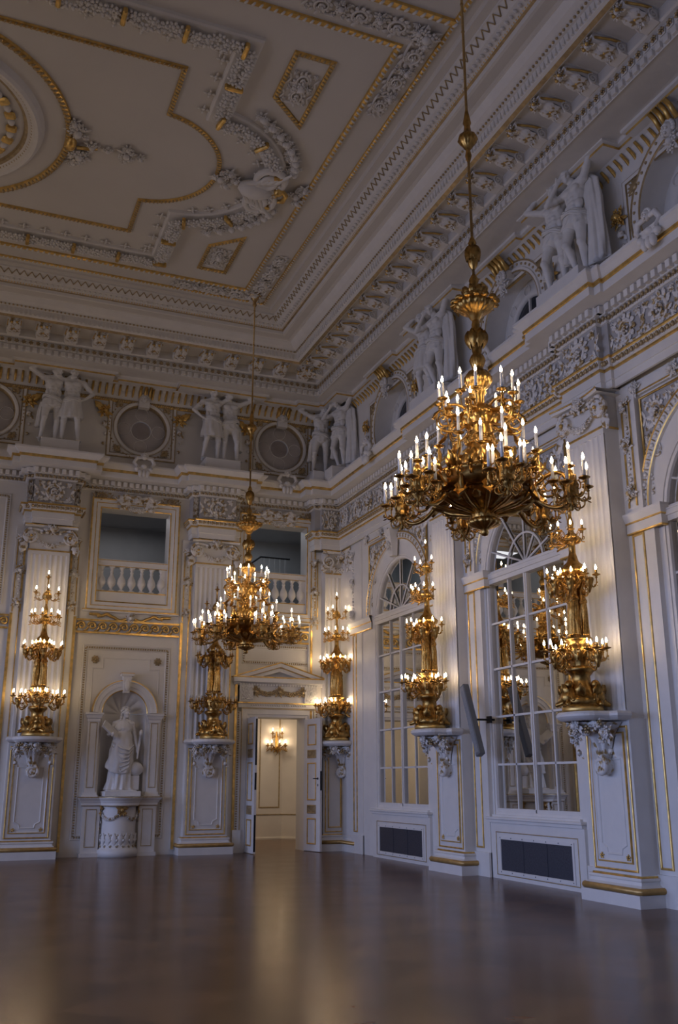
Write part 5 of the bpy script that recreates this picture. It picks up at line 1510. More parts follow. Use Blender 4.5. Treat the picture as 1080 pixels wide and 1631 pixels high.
def hair_mb(M, long=False, wreath=True):
    mb = MB(); rg = random.Random(4)
    for k in range(70):
        th = rg.uniform(0, 2*PI); ph = rg.uniform(-0.15, 1.45)
        x, y, z = math.cos(th)*math.cos(ph), math.sin(th)*math.cos(ph), math.sin(ph)
        if y < -0.35 and z < 0.62: continue
        mb.add(xf(blob((0.083*x, 0.006+0.098*y, 0.035+0.10*z), 0.026), M), 0, True)
    if long:
        for sx in (-1, 1):
            for k in range(5): mb.add(xf(blob((sx*(0.070+0.006*k), 0.03, -0.02-0.045*k), (0.026, 0.034, 0.036)), M), 0, True)
        mb.add(xf(blob((0, 0.10, 0.0), (0.05, 0.045, 0.05), 2), M), 0, True)
    return mb
def body(J, beard=False, female=False, legs=True):
    mb = MB()
    pel, che, nek, hd = (np.array(J[k]) for k in ('pel', 'che', 'nek', 'head'))
    ax = che-pel
    wz = pel+ax*0.48
    sL, sR = np.array(J['shL']), np.array(J['shR']); hL, hR = np.array(J['hipL']), np.array(J['hipR'])
    k = 0.9 if female else 1.0
    mb.add(blob(pel, (0.160, 0.112, 0.125), 2)); mb.add(blob(wz, (0.132*k, 0.098, 0.135), 2)); mb.add(blob(che-ax*0.10, (0.172*k, 0.118, 0.185), 2))
    mb.add(blob(che+ax*0.12, (0.180*k, 0.105, 0.10), 2))
    mb.add(capsule(sL, sR, 0.068*k, 0.068*k, 10))
    mb.add(capsule(che+(nek-che)*0.5, nek+(hd-nek)*0.5, 0.068*k, 0.054*k, 10))
    for sgn, s_ in ((-1, sL), (1, sR)):
        mb.add(capsule(nek+(hd-nek)*0.1, s_, 0.05*k, 0.058*k, 8))
        if female: mb.add(blob(che+V3(sgn*0.082, -0.092, -0.03), (0.070, 0.066, 0.068), 2))
        else:
            mb.add(blob(che+V3(sgn*0.078, -0.082, 0.035), (0.086, 0.046, 0.064), 2))
            for r in range(3): mb.add(blob(wz+V3(sgn*0.036, -0.088+0.006*r, 0.075-0.065*r), (0.036, 0.020, 0.030), 2))
            mb.add(blob(wz+V3(sgn*0.115, -0.02, -0.02), (0.045, 0.06, 0.085), 2))
    for q in 'LR':
        s_, e, w = (np.array(J[n+q]) for n in ('sh', 'el', 'wr'))
        f = 0.86 if female else 1.0
        mb.add(blob(s_, 0.070*f, 2)); mb.add(capsule(s_, e, 0.058*f, 0.044*f)); m = (s_+e)/2; mb.add(blob(m, 0.060*f, 2))
        mb.add(capsule(e, w, 0.044*f, 0.029*f)); mb.add(blob(e+(w-e)*0.28, 0.047*f, 2))
        d = np.array(J.get('hd'+q, w-e)); hand(mb, w, d, J.get('hs'+q, (1, 0, 0.1)), 1.0)
    if legs:
        for q in 'LR':
            h, kn, a = (np.array(J[n+q]) for n in ('hip', 'kn', 'an'))
            mb.add(capsule(h, kn, 0.098, 0.060)); mb.add(blob(h+(kn-h)*0.33+V3(0, -0.01, 0), (0.094, 0.096, 0.16), 2))
            mb.add(blob(kn+V3(0, -0.012, 0), 0.062, 2)); mb.add(capsule(kn, a, 0.056, 0.037)); mb.add(blob(kn+(a-kn)*0.30+V3(0, 0.022, 0), (0.056, 0.060, 0.115), 2))
            td = np.array(J.get('toe'+q, (0, -1, 0)), float); td /= np.linalg.norm(td)
            b = a+V3(0, 0.0, -0.045)
            mb.add(capsule(a+V3(0, 0.03, -0.045), b+td*0.13+V3(0, 0, -0.008), 0.036, 0.034, 8)); mb.add(capsule(a, b+td*0.10, 0.038, 0.030, 8))
            sd = np.cross(td, V3(0, 0, 1))
            for t_ in range(5):
                p = b+td*0.155+sd*(t_-2)*0.019+V3(0, 0, -0.014)
                mb.add(capsule(p, p+td*(0.045-0.006*abs(t_-1)), 0.014, 0.012, 6))
    M = head(mb, hd, J.get('yaw', 0), J.get('pitch', 0), beard)
    return mb, M
def drape(rings, folds=9, amp=0.1, n=72, seed=0, twist=0.0, front_v=0.0):
    """cloth tube through elliptical rings (z, cx, cy, rx, ry, amp) with hanging folds"""
    rg = random.Random(seed); ph = [rg.uniform(0, 6.28) for _ in range(4)]
    zs = [r[0] for r in rings]; P = []
    m = 46
    for i in range(m):
        u = i/(m-1)*(len(rings)-1); k = min(int(u), len(rings)-2); f = u-k
        z, cx, cy, rx, ry, am = [rings[k][j]+(rings[k+1][j]-rings[k][j])*f for j in range(6)]
        row = []
        for j in range(n):
            a = 2*PI*j/n
            w = 0.55*math.sin(folds*a+ph[0]+twist*u)+0.3*math.sin((folds*1.7//1)*a+ph[1]-twist*0.7*u)+0.25*math.sin(3*a+ph[2]+0.6*u)
            q = 1+am*w
            zz = z-front_v*max(0.0, -math.sin(a))*(u/(len(rings)-1)-0.5)
            row.append((cx+rx*q*math.cos(a), cy+ry*q*math.sin(a), zz))
        P.append(row)
    g = grid(np.array(P), False, True)
    V = np.concatenate([g[0], [[rings[-1][1], rings[-1][2], rings[-1][0]]]]); b = (m-1)*n; e = m*n
    L, C = F2([(b+j, b+(j+1) % n, e) for j in range(n)])
    return (V, np.concatenate([g[1], L]), np.concatenate([g[2], C]))
def sash(cx, cy, z, rx, ry, tilt, r=0.022, turns=3, seed=1):
    """twisted cloth rolls lying diagonally round the hips"""
    gs = []
    for k in range(turns):
        pts = []
        for j in range(33):
            a = 2*PI*j/32; pts.append((cx+(rx+0.01*k)*math.cos(a), cy+(ry+0.012*k)*math.sin(a), z-0.032*k+tilt*math.cos(a)+0.012*math.sin(5*a+k)))
        gs.append(tube(pts[:-1], r*(1+0.3*math.sin(k*2)), 6, closed=True))
    return join(gs)

def pose(kind):
    J = dict(pel=(0, 0, 0.99), che=(0.0, 0.02, 1.36), nek=(0, 0.02, 1.53), head=(0, -0.03, 1.69), shL=(-0.205, 0.02, 1.46), shR=(0.205, 0.02, 1.46),
             hipL=(-0.095, 0, 0.95), hipR=(0.095, 0, 0.95), knL=(-0.12, -0.05, 0.51), knR=(0.10, -0.02, 0.51), anL=(-0.14, 0.02, 0.085), anR=(0.10, 0.03, 0.085), toeL=(-0.35, -1, 0), toeR=(0.25, -1, 0))
    if kind == 'hands_behind_head':
        J.update(head=(0.06, -0.05, 1.67), yaw=0.4, pitch=0.25, shL=(-0.20, 0.02, 1.49), shR=(0.20, 0.02, 1.48), elL=(-0.47, -0.04, 1.62), wrL=(-0.22, -0.02, 1.80), hdL=(1, 0, 0.1), hsL=(0, 1, 0),
                 elR=(0.40, -0.08, 1.66), wrR=(0.15, 0.0, 1.80), hdR=(-1, 0.2, 0.1), hsR=(0, 1, 0), knL=(-0.15, -0.09, 0.52), anL=(-0.17, 0.04, 0.085))
    elif kind == 'elbow_down':
        J.update(head=(0.02, -0.08, 1.665), yaw=-0.35, pitch=0.3, shL=(-0.20, 0.0, 1.49), shR=(0.21, 0.02, 1.45), elL=(-0.36, -0.14, 1.62), wrL=(-0.10, -0.06, 1.80), hdL=(1, 0.1, 0.1), hsL=(0, 1, 0),
                 elR=(0.40, 0.03, 1.22), wrR=(0.24, -0.03, 1.05), hdR=(-0.8, -0.3, -0.4), hsR=(0, 1, 0.2), knR=(0.14, -0.10, 0.52), anR=(0.17, 0.03, 0.085))
    elif kind == 'turned_pair':
        J.update(head=(-0.05, -0.06, 1.68), yaw=0.7, pitch=0.35, shL=(-0.20, 0.0, 1.46), shR=(0.20, 0.0, 1.50), elL=(-0.34, -0.18, 1.33), wrL=(-0.14, -0.16, 1.56), hdL=(0.6, 0.3, 0.7), hsL=(0, 1, 0),
                 elR=(0.42, -0.06, 1.70), wrR=(0.16, 0.0, 1.82), hdR=(-1, 0.1, 0), hsR=(0, 1, 0), knL=(-0.10, -0.10, 0.53), anL=(-0.06, 0.04, 0.085))
    return J
def make_atlas(kind, cloak, bottom):
    t = thing('atlas_statue', '', 'statue')
    J = pose(kind); mb, M = body(J, beard=(kind != 'turned_pair'))
    obj('body', fuse(mb, 0.0125, 4), STONE, t)
    obj('hair', hair_mb(M), STONE, t)
    d = MB()
    if bottom == 'short':
        d.add(drape([(1.05, 0, 0, 0.155, 0.125, 0.02), (0.98, 0, 0, 0.19, 0.15, 0.04), (0.86, 0, -0.005, 0.205, 0.165, 0.07), (0.70, 0.0, -0.02, 0.225, 0.175, 0.11), (0.60, 0, -0.02, 0.24, 0.18, 0.14)], 9, 0.1, seed=len(kind), twist=1.2, front_v=0.05), 0, True)
    else:
        d.add(drape([(1.03, 0, 0, 0.16, 0.13, 0.02), (0.97, 0, 0, 0.19, 0.15, 0.05), (0.86, 0.0, 0, 0.20, 0.16, 0.08), (0.76, -0.02, 0.0, 0.20, 0.16, 0.10)], 8, 0.1, seed=3, twist=2.0, front_v=-0.10), 0, True)
        d.add(drape([(0.9, -0.19, 0.02, 0.035, 0.05, 0.2), (0.7, -0.21, 0.03, 0.05, 0.07, 0.3), (0.45, -0.22, 0.05, 0.06, 0.075, 0.35), (0.34, -0.23, 0.05, 0.065, 0.08, 0.4)], 5, 0.2, 36, 5), 0, True)
    d.add(sash(0, 0, 1.03, 0.172, 0.138, 0.045 if bottom == 'short' else -0.05), 0, True)
    obj('loincloth', d, STONE, t)
    if cloak:
        c = MB()
        c.add(drape([(1.60, 0.12, 0.10, 0.10, 0.05, 0.1), (1.45, 0.20, 0.10, 0.15, 0.06, 0.15), (1.15, 0.27, 0.09, 0.13, 0.075, 0.25), (0.8, 0.30, 0.08, 0.12, 0.08, 0.3), (0.4, 0.31, 0.08, 0.13, 0.085, 0.34), (0.1, 0.32, 0.07, 0.14, 0.09, 0.36)], 6, 0.3, 60, 8, 0.8), 0, True)
        obj('cloak', c, STONE, t)
    return t
AT = [make_atlas('hands_behind_head', False, 'long'), make_atlas('elbow_down', False, 'short'), make_atlas('turned_pair', True, 'long')]
def mirrored(src):
    """the same figure in mirror image, with its own mesh data"""
    c = copy_tree(src)
    for ch in c.children:
        me = ch.data.copy(); ch.data = me
        co = np.empty(len(me.vertices)*3, np.float32); me.vertices.foreach_get('co', co); co[0::3] *= -1; me.vertices.foreach_set('co', co); me.flip_normals(); me.update()
    return c
AT += [mirrored(AT[0]), mirrored(AT[1])]
used_at = set()
def place_atlas(k, loc, rz, label, sc=1.08):
    s_ = AT[k]
    c = s_ if k not in used_at else copy_tree(s_)
    used_at.add(k); c.location = loc; c.rotation_euler = (0, 0, rz); c.scale = (sc*1.13, sc*1.13, sc); c['label'] = label
    return c
PB = 9.27
def plinth(label, x0, x1, y0, y1):
    cx, cy = (x0+x1)/2, (y0+y1)/2
    t = MB(); t.box(x0-cx, x1-cx, y0-cy, y1-cy, 0, PB-8.95, bev=0.01)
    o = obj('statue_plinth', t, WHITE, None, (cx, cy, 8.95)); tag(o, label, 'plinth')
plinth('low white plinth under the two atlas statues at the far left', -7.66, -6.80, -0.80, -0.12)
plinth('low white plinth under the two atlas statues between the round windows', -3.77, -2.88, -0.80, -0.12)
plinth('low white plinth of the atlas statue in the corner, end wall side', -0.95, -0.28, -0.80, -0.12)
plinth('low white plinth of the cloaked atlas statue in the corner, mirror wall side', -0.66, -0.02, -1.35, -0.84)
plinth('low white plinth under the atlas pair behind the top of the near chandelier', -0.68, -0.04, -6.98, -5.82)
plinth('low white plinth under the large atlas pair at the upper right', -0.72, -0.04, -11.82, -10.66)
place_atlas(0, (-7.45, -0.45, PB), 0.1, 'left atlas statue of the pair at the far left, arms folded behind its head')
place_atlas(1, (-7.02, -0.48, PB), -0.15, 'right atlas statue of the pair at the far left, one hand on its hip')
place_atlas(4, (-3.56, -0.48, PB), 0.1, 'left atlas statue of the pair between the two round windows, one hand on its hip')
place_atlas(3, (-3.10, -0.45, PB), -0.1, 'right atlas statue of the pair between the two round windows, both arms raised')
place_atlas(0, (-0.62, -0.48, PB), -0.25, 'atlas statue in the room corner, end wall side, arms folded behind its head')
place_atlas(2, (-0.34, -1.10, PB), RM+0.35, 'cloaked atlas statue in the room corner standing before the mirror wall')
place_atlas(1, (-0.42, -6.12, PB), RM+0.25, 'shorter atlas statue left in the pair behind the top of the near chandelier')
place_atlas(2, (-0.42, -6.62, PB), RM+0.1, 'cloaked atlas statue right in the pair behind the top of the near chandelier')
place_atlas(0, (-0.44, -10.95, PB), RM+0.25, 'left bearded atlas statue of the large pair at the upper right')
place_atlas(2, (-0.44, -11.50, PB), RM+0.05, 'large cloaked atlas statue right in the pair at the upper right', 1.1)

# ------------------------------------------------------------------ the white statue in the niche
t = thing('niche_statue', 'white statue of a draped woman holding a tablet and a torch in the arched niche', 'statue', (NX, 0.0, 1.27))
t.scale = (1.12, 1.05, 1.02)
J = dict(pel=(0, 0, 1.00), che=(0.0, 0.0, 1.37), nek=(0, 0.0, 1.54), head=(0.03, -0.03, 1.70), shL=(-0.17, 0.0, 1.47), shR=(0.17, 0.0, 1.47), hipL=(-0.09, 0, 0.96), hipR=(0.09, 0, 0.96),
         knL=(-0.09, -0.06, 0.52), knR=(0.10, -0.12, 0.53), anL=(-0.10, -0.02, 0.085), anR=(0.14, -0.10, 0.085), elL=(-0.29, -0.02, 1.22), wrL=(-0.27, -0.24, 1.22), hdL=(0.3, -0.8, 0.1), hsL=(0, 0, 1),
         elR=(0.25, 0.0, 1.18), wrR=(0.29, -0.10, 0.92), hdR=(0.0, -0.4, -0.9), hsR=(0, 1, 0), toeR=(0.4, -1, 0), toeL=(-0.2, -1, 0), yaw=0.45)
mb, M = body(J, female=True)
mb.add(box(-0.30, 0.30, -0.28, 0.20, -0.02, 0.035, bev=0.01))
obj('body', fuse(mb, 0.0125, 4), STONE, t, (0, 0.02, 0.10))
obj('hair', hair_mb(M, True), STONE, t, (0, 0.02, 0.10))
d = MB()
d.add(drape([(1.24, 0, -0.01, 0.150, 0.120, 0.02), (1.16, 0, 0, 0.165, 0.135, 0.03), (1.0, 0, 0, 0.19, 0.155, 0.05), (0.75, 0.0, -0.02, 0.215, 0.185, 0.08), (0.45, -0.01, -0.02, 0.235, 0.20, 0.11), (0.2, -0.02, -0.02, 0.25, 0.205, 0.13), (0.035, -0.03, -0.01, 0.275, 0.215, 0.14)], 11, 0.1, 110, 2, 0.8), 0, True)
d.add(drape([(1.52, 0, 0.0, 0.10, 0.085, 0.03), (1.45, 0, 0.0, 0.17, 0.115, 0.04), (1.36, 0, -0.025, 0.180, 0.145, 0.05), (1.25, 0, -0.01, 0.155, 0.125, 0.05), (1.20, 0, -0.01, 0.160, 0.13, 0.06)], 10, 0.1, 90, 6, 0.4), 0, True)
obj('gown', d, STONE, t, (0, 0.02, 0.10))
d = MB()
d.add(drape([(1.19, 0, 0, 0.175, 0.145, 0.04), (1.08, -0.005, -0.01, 0.20, 0.175, 0.06), (0.92, -0.01, -0.02, 0.23, 0.20, 0.08), (0.70, -0.03, -0.03, 0.25, 0.225, 0.10), (0.52, -0.05, -0.03, 0.262, 0.235, 0.12)], 6, 0.1, 90, 9, 3.0, 0.30), 0, True)
for k in range(6):
    d.add(tube([(-0.23+0.01*k, -0.10, 1.06-0.09*k), (-0.05, -0.235-0.006*k, 0.92-0.10*k), (0.10, -0.23-0.004*k, 0.88-0.075*k), (0.22, -0.10, 1.0-0.05*k)], [0.012, 0.022, 0.022, 0.010], 6), 0, True)
d.add(sash(0, 0, 1.20, 0.165, 0.135, 0.02, 0.018), 0, True)
obj('mantle', d, STONE, t, (0, 0.02, 0.10))
d = MB(); g = box(-0.20, 0.20, -0.022, 0.022, -0.12, 0.12, bev=0.006); d.add(xf(g, T(-0.29, -0.20, 1.42) @ RZ(0.25) @ RY(0.72) @ RX(-0.75)), 0); obj('tablet', d, STONE, t)
d = MB(); d.add(tube([(0.29, -0.14, 0.80), (0.31, -0.16, 1.10), (0.33, -0.18, 1.30)], [0.018, 0.024, 0.03], 8), 0, True); d.add(blob((0.335, -0.185, 1.36), (0.04, 0.04, 0.07), 2), 0, True); obj('torch', d, STONE, t)
d = MB(); d.add(blob((0.28, -0.02, 0.58), 0.16, 3), 0, True); d.box(0.17, 0.36, -0.12, 0.10, 0.13, 0.44, bev=0.01); d.add(tube([(0.28+0.163*math.cos(q), -0.02+0.163*math.sin(q)*0.6, 0.58+0.163*math.sin(q)*0.8) for q in np.linspace(0, 2*PI, 25)[:-1]], 0.007, 5, closed=True), 0, True); obj('globe', d, STONE, t)
d = MB(); d.box(-0.36, 0.36, -0.40, 0.26, 0, 0.11, bev=0.012); obj('base', d, STONE, t)
# ------------------------------------------------------------------ gilt lights: parts shared by chandeliers and candelabra
def candle_meshes():
    out = {}
    for k, h in (('tall', 0.185), ('short', 0.06)):
        m = MB(); m.add(lathe([(0.0, 0.0), (0.017, 0.0), (0.017, h*0.9), (0.013, h), (0.0, h)], 10), 0, True); out[k] = (m.mesh('candle'), h); out[k][0].materials.append(WAX if k == 'tall' else GILT)
    for nm, mt in (('on', BULB), ('off', BULBOFF)):
        m = MB(); m.add(lathe([(0.0, 0.0), (0.009, 0.004), (0.0165, 0.020), (0.0155, 0.032), (0.009, 0.054), (0.004, 0.072), (0.0, 0.078)], 8), 0, True); out[nm] = m.mesh('bulb'); out[nm].materials.append(mt)
    return out
CM = candle_meshes()
CUP = join([lathe([(0.0, -0.05), (0.012, -0.045), (0.02, -0.03), (0.010, -0.02), (0.03, -0.008), (0.058, 0.004), (0.062, 0.012), (0.03, 0.008), (0.024, 0.014), (0.026, 0.03), (0.0, 0.03)], 12)])
def add_candle(parent, p, kind='tall', lit=True):
    me, h = CM[kind]
    obj('candle', me, None, parent, (p[0], p[1], p[2]+0.02))
    obj('bulb', CM['on' if lit else 'off'], None, parent, (p[0], p[1], p[2]+0.02+h))
def bez(p0, p1, p2, p3, n=12):
    t = np.linspace(0, 1, n)[:, None]; p0, p1, p2, p3 = (np.array(p, float) for p in (p0, p1, p2, p3))
    return (1-t)**3*p0+3*(1-t)**2*t*p1+3*(1-t)*t*t*p2+t**3*p3
def curl(c, r, a0, sgn, plane, turns=1.25, r0=0.012, r1=0.006, n=20):
    """small flat spiral in the vertical plane through direction plane (unit xy)"""
    pts = []
    for q in np.linspace(0, 1, n):
        a = a0+sgn*turns*2*PI*q; k = r*(1-0.8*q)
        pts.append((c[0]+plane[0]*k*math.cos(a), c[1]+plane[1]*k*math.cos(a), c[2]+k*math.sin(a)))
    return tube(pts, np.linspace(r0, r1, n), 5)
def arm(mb, p0, p1, drop_, r0=0.016, r1=0.010, leaf_=True, curls=True):
    """C-scroll arm from p0 to the cup foot at p1, with acanthus leaf and volutes"""
    p0, p1 = np.array(p0, float), np.array(p1, float); d = p1-p0; h = np.array([d[0], d[1], 0]); L = np.linalg.norm(h)+1e-6; u = h/L
    path = bez(p0, p0+h*0.35+V3(0, 0, -drop_), p1+V3(0, 0, -drop_*1.25)+h*0.18, p1+V3(0, 0, -0.03), 14)
    mb.add(tube(path, np.linspace(r0, r1, 14), 6), 0, True)
    if curls:
        m = path[6]; mb.add(curl(m+V3(0, 0, L*0.16), L*0.17, -PI/2, 1, u, 1.3, r1, r1*0.5), 0, True)
        m = path[10]; mb.add(curl(m+u*L*0.10+V3(0, 0, -L*0.04), L*0.13, PI, 1, u, 1.2, r1, r1*0.5), 0, True)
    if leaf_:
        a = math.atan2(u[1], u[0])
        mb.add(xf(LEAF, T(*path[3]) @ RZ(a+PI/2) @ RX(0.9) @ S(L*0.35, L*0.6, L*0.5)), 0, True)
        mb.add(xf(LEAF, T(*path[8]) @ RZ(a+PI/2) @ RX(1.9) @ S(L*0.3, L*0.5, L*0.4)), 0, True)
    mb.add(xf(CUP, T(*p1)), 0, True)
def gad(prof, lobes, amp, n=48, full=True):
    """lathe with gadroons"""
    P = []
    for r, z, am in prof:
        P.append([(r*(1+am*amp*abs(math.cos(lobes*a/2)))*math.cos(a), r*(1+am*amp*abs(math.cos(lobes*a/2)))*math.sin(a), z) for a in 2*PI*np.arange(n)/n])
    return grid(np.array(P), False, True)
def leaf_ring(r, z, n, l, w, lean, ph=0.0, d=0.5):
    return join([xf(LEAF, RZ(2*PI*k/n+ph) @ T(0, -r, z) @ RX(lean) @ S(w, d, l)) for k in range(n)])
def fig_body():
    J = dict(pel=(0, 0, 0.99), che=(0.0, 0.0, 1.36), nek=(0, 0.0, 1.53), head=(0.02, -0.03, 1.68), shL=(-0.17, 0.0, 1.47), shR=(0.17, 0.0, 1.47), hipL=(-0.09, 0, 0.95), hipR=(0.09, 0, 0.95),
             knL=(-0.1, -0.04, 0.5), knR=(0.11, -0.09, 0.5), anL=(-0.10, 0, 0.085), anR=(0.12, -0.03, 0.085), elL=(-0.36, -0.06, 1.62), wrL=(-0.20, -0.02, 1.84), hdL=(0.3, 0, 1), elR=(0.36, -0.06, 1.60), wrR=(0.20, -0.02, 1.84), hdR=(-0.3, 0, 1), yaw=0.3)
    mb, M = body(J, female=True)
    mb.add(join([blob(M @ Vector((0.08*math.cos(a), 0.01+0.09*math.sin(a), 0.07)), 0.035) for a in np.linspace(0, 2*PI, 12)]))
    b = fuse(mb, 0.02, 3)
    d = MB()
    d.add(drape([(1.22, 0, 0, 0.15, 0.12, 0.03), (1.05, 0, 0, 0.170, 0.14, 0.06), (0.8, 0, -0.01, 0.175, 0.165, 0.12), (0.45, 0, -0.01, 0.165, 0.165, 0.18), (0.06, 0, 0, 0.20, 0.18, 0.2)], 7, 0.1, 60, 3, 1.0), 0, True)
    d.add(sash(0, 0, 1.1, 0.17, 0.14, 0.05), 0, True)
    return b, d.mesh('gown')
FIGB, FIGG = fig_body(); FIGB.materials.append(GILT); FIGG.materials.append(GILT)

# ------------------------------------------------------------------ chandelier; its origin is the lowest finial, the rod runs to the ceiling
def make_chandelier(label):
    t = thing('chandelier', label, 'chandelier'); H = 12.25-4.15
    m = MB()
    m.add(tube([(0, 0, 3.0), (0, 0, H)], 0.017, 8), 0, True)
    for z in np.arange(3.5, H-0.2, 0.42): m.add(lathe([(0.017, z-0.02), (0.024, z), (0.017, z+0.02)], 8), 0, True)
    m.add(gad([(0.02, H-0.30, 0), (0.05, H-0.26, 0), (0.03, H-0.2, 0), (0.06, H-0.12, 1), (0.13, H-0.05, 1), (0.14, H-0.0, 1)], 8, 0.1), 0, True)
    obj('rod', m, ROPE, t)
    m = MB()
    zk = 4.86
    m.add(gad([(0.018, zk-0.30, 0), (0.04, zk-0.22, 0), (0.025, zk-0.14, 0), (0.07, zk-0.06, 1), (0.11, zk, 1), (0.095, zk+0.06, 1), (0.05, zk+0.1, 0), (0.035, zk+0.2, 0), (0.05, zk+0.24, 0), (0.018, zk+0.42, 0)], 10, 0.12), 0, True)
    obj('rod_knop', m, GILT, t)
    m = MB(); z = 3.12
    m.add(gad([(0.018, z, 0), (0.045, z+0.05, 1), (0.065, z+0.14, 1), (0.04, z+0.22, 0), (0.03, z+0.30, 0), (0.05, z+0.34, 0), (0.02, z+0.42, 0)], 8, 0.12), 0, True)
    m.add(leaf_ring(0.06, z+0.10, 6, 0.22, 0.2, -0.5), 0, True)
    obj('rod_foliage', m, GILT, t)
    m = MB()      # dish
    m.add(gad([(0.04, 2.47, 0), (0.07, 2.51, 0), (0.09, 2.55, 0), (0.13, 2.58, 1), (0.175, 2.61, 1), (0.195, 2.65, 1), (0.195, 2.68, 1), (0.17, 2.69, 1), (0.11, 2.72, 1), (0.13, 2.77, 1), (0.10, 2.82, 1), (0.06, 2.87, 0), (0.04, 2.92, 0), (0.06, 2.98, 0), (0.02, 3.06, 0)], 16, 0.14, 96), 0, True)
    m.add(leaf_ring(0.10, 2.56, 10, 0.16, 0.20, -1.25), 0, True); m.add(leaf_ring(0.17, 2.68, 14, 0.08, 0.14, 0.5), 0, True); m.add(leaf_ring(0.10, 2.76, 8, 0.10, 0.14, -0.6), 0, True)
    obj('canopy_dish', m, GILT, t)
    m = MB()      # stem
    m.add(gad([(0.035, 2.48, 0), (0.05, 2.42, 0), (0.045, 2.38, 0), (0.058, 2.36, 0), (0.055, 2.1, 0), (0.050, 2.06, 0), (0.075, 2.03, 0), (0.085, 1.98, 1), (0.06, 1.90, 1), (0.05, 1.87, 0), (0.10, 1.84, 1), (0.14, 1.78, 1), (0.145, 1.73, 1), (0.11, 1.66, 1), (0.07, 1.62, 0), (0.09, 1.59, 0), (0.06, 1.55, 0), (0.05, 1.2, 0)], 12, 0.10, 72), 0, True)
    m.add(leaf_ring(0.055, 2.12, 6, 0.22, 0.16, -0.15), 0, True)
    obj('stem', m, GILT, t)
    m = MB()      # body with satyr masks
    m.add(gad([(0.06, 1.46, 0), (0.12, 1.42, 1), (0.18, 1.34, 1), (0.20, 1.28, 1), (0.16, 1.22, 0), (0.13, 1.18, 0), (0.15, 1.12, 0), (0.12, 1.0, 0), (0.13, 0.9, 0), (0.17, 0.86, 1), (0.21, 0.78, 1), (0.22, 0.70, 1), (0.18, 0.66, 0), (0.26, 0.62, 0), (0.28, 0.56, 0)], 14, 0.08, 84), 0, True)
    m.add(leaf_ring(0.17, 1.18, 9, 0.22, 0.30, -0.45), 0, True); m.add(leaf_ring(0.16, 0.64, 12, 0.26, 0.26, -0.25), 0, True)
    for k in range(6): m.add(xf(face_mask(0.085), RZ(PI/3*k+0.3) @ T(0, -0.11, 1.02)), 0, True)
    obj('body', m, GILT, t)
    m = MB()      # great ring: pierced bowl
    m.add(gad([(0.30, 0.50, 0), (0.42, 0.40, 0), (0.50, 0.42, 0), (0.55, 0.50, 0), (0.555, 0.55, 0), (0.57, 0.56, 0), (0.57, 0.60, 0), (0.54, 0.62, 0), (0.50, 0.60, 0), (0.46, 0.55, 0), (0.30, 0.56, 0), (0.20, 0.60, 0)], 12, 0.0, 72), 0, True)
    m.add(gad([(0.44, 0.46, 0), (0.40, 0.38, 1), (0.30, 0.30, 1), (0.18, 0.25, 1), (0.08, 0.22, 0), (0.06, 0.16, 0)], 24, 0.05, 96), 0, True)
    for k in range(12):
        a = 2*PI*k/12+0.1; u = (math.cos(a), math.sin(a))
        m.add(tube([(u[0]*r, u[1]*r, z) for r, z in ((0.54, 0.50), (0.56, 0.40), (0.50, 0.31), (0.38, 0.25), (0.24, 0.22), (0.12, 0.19), (0.07, 0.21))], [0.02, 0.028, 0.03, 0.026, 0.022, 0.018, 0.012], 6), 0, True)
        m.add(curl((u[0]*0.47, u[1]*0.47, 0.40), 0.075, PI, 1, u, 1.4, 0.014, 0.006), 0, True)
        m.add(xf(LEAF, RZ(a+PI/2) @ T(0, -0.53, 0.46) @ RX(2.6) @ S(0.24, 0.3, 0.22)), 0, True)
        m.add(xf(LEAF, RZ(a+PI/2+PI/12) @ T(0, -0.36, 0.29) @ RX(1.3) @ S(0.18, 0.3, 0.2)), 0, True)
    for k in range(48):
        a = 2*PI*k/48; m.add(blob((0.572*math.cos(a), 0.572*math.sin(a), 0.58), 0.016), 0, True)
    for k in range(30):
        a = 2*PI*k/30; u = (math.cos(a), math.sin(a))
        m.add(curl((u[0]*0.61, u[1]*0.61, 0.52), 0.055, PI/2 if k % 2 else -PI/2, 1, u, 1.5, 0.012, 0.005), 0, True)
        m.add(xf(LEAF, RZ(a+PI/2) @ T(0, -0.56, 0.58) @ RX(0.5) @ S(0.09, 0.2, 0.11)), 0, True)
    obj('ring_bowl', m, GILT, t)
    m = MB()      # bottom bowl and finial
    m.add(gad([(0.05, 0.20, 0), (0.05, 0.16, 0), (0.13, 0.14, 1), (0.165, 0.11, 1), (0.15, 0.07, 1), (0.08, 0.04, 1), (0.04, 0.02, 0), (0.045, -0.01, 0), (0.03, -0.04, 0), (0.0, -0.05, 0)], 14, 0.12, 84), 0, True)
    m.add(leaf_ring(0.13, 0.12, 14, 0.10, 0.2, -1.0), 0, True)
    obj('bottom_bowl', m, GILT, t)
    # six outer clusters of seven candles
    for k in range(6):
        a = PI/3*k+CH_PH; u = V3(math.cos(a), math.sin(a), 0); w = V3(-u[1], u[0], 0)
        m = MB()
        root = u*0.55+V3(0, 0, 0.42); c = u*0.93+V3(0, 0, 0.36)
        path = bez(root, root+u*0.14+V3(0, 0, 0.16), c+V3(0, 0, 0.30)-u*0.05, c, 12); m.add(tube(path, np.linspace(0.026, 0.020, 12), 7), 0, True)
        path = bez(root+V3(0, 0, -0.10), root+u*0.12+V3(0, 0, -0.26), c+V3(0, 0, -0.26)-u*0.05, c+V3(0, 0, -0.05), 12); m.add(tube(path, np.linspace(0.026, 0.018, 12), 7), 0, True)
        m.add(curl(root+u*0.16+V3(0, 0, -0.02), 0.11, PI, 1, u, 1.4, 0.018, 0.008), 0, True)
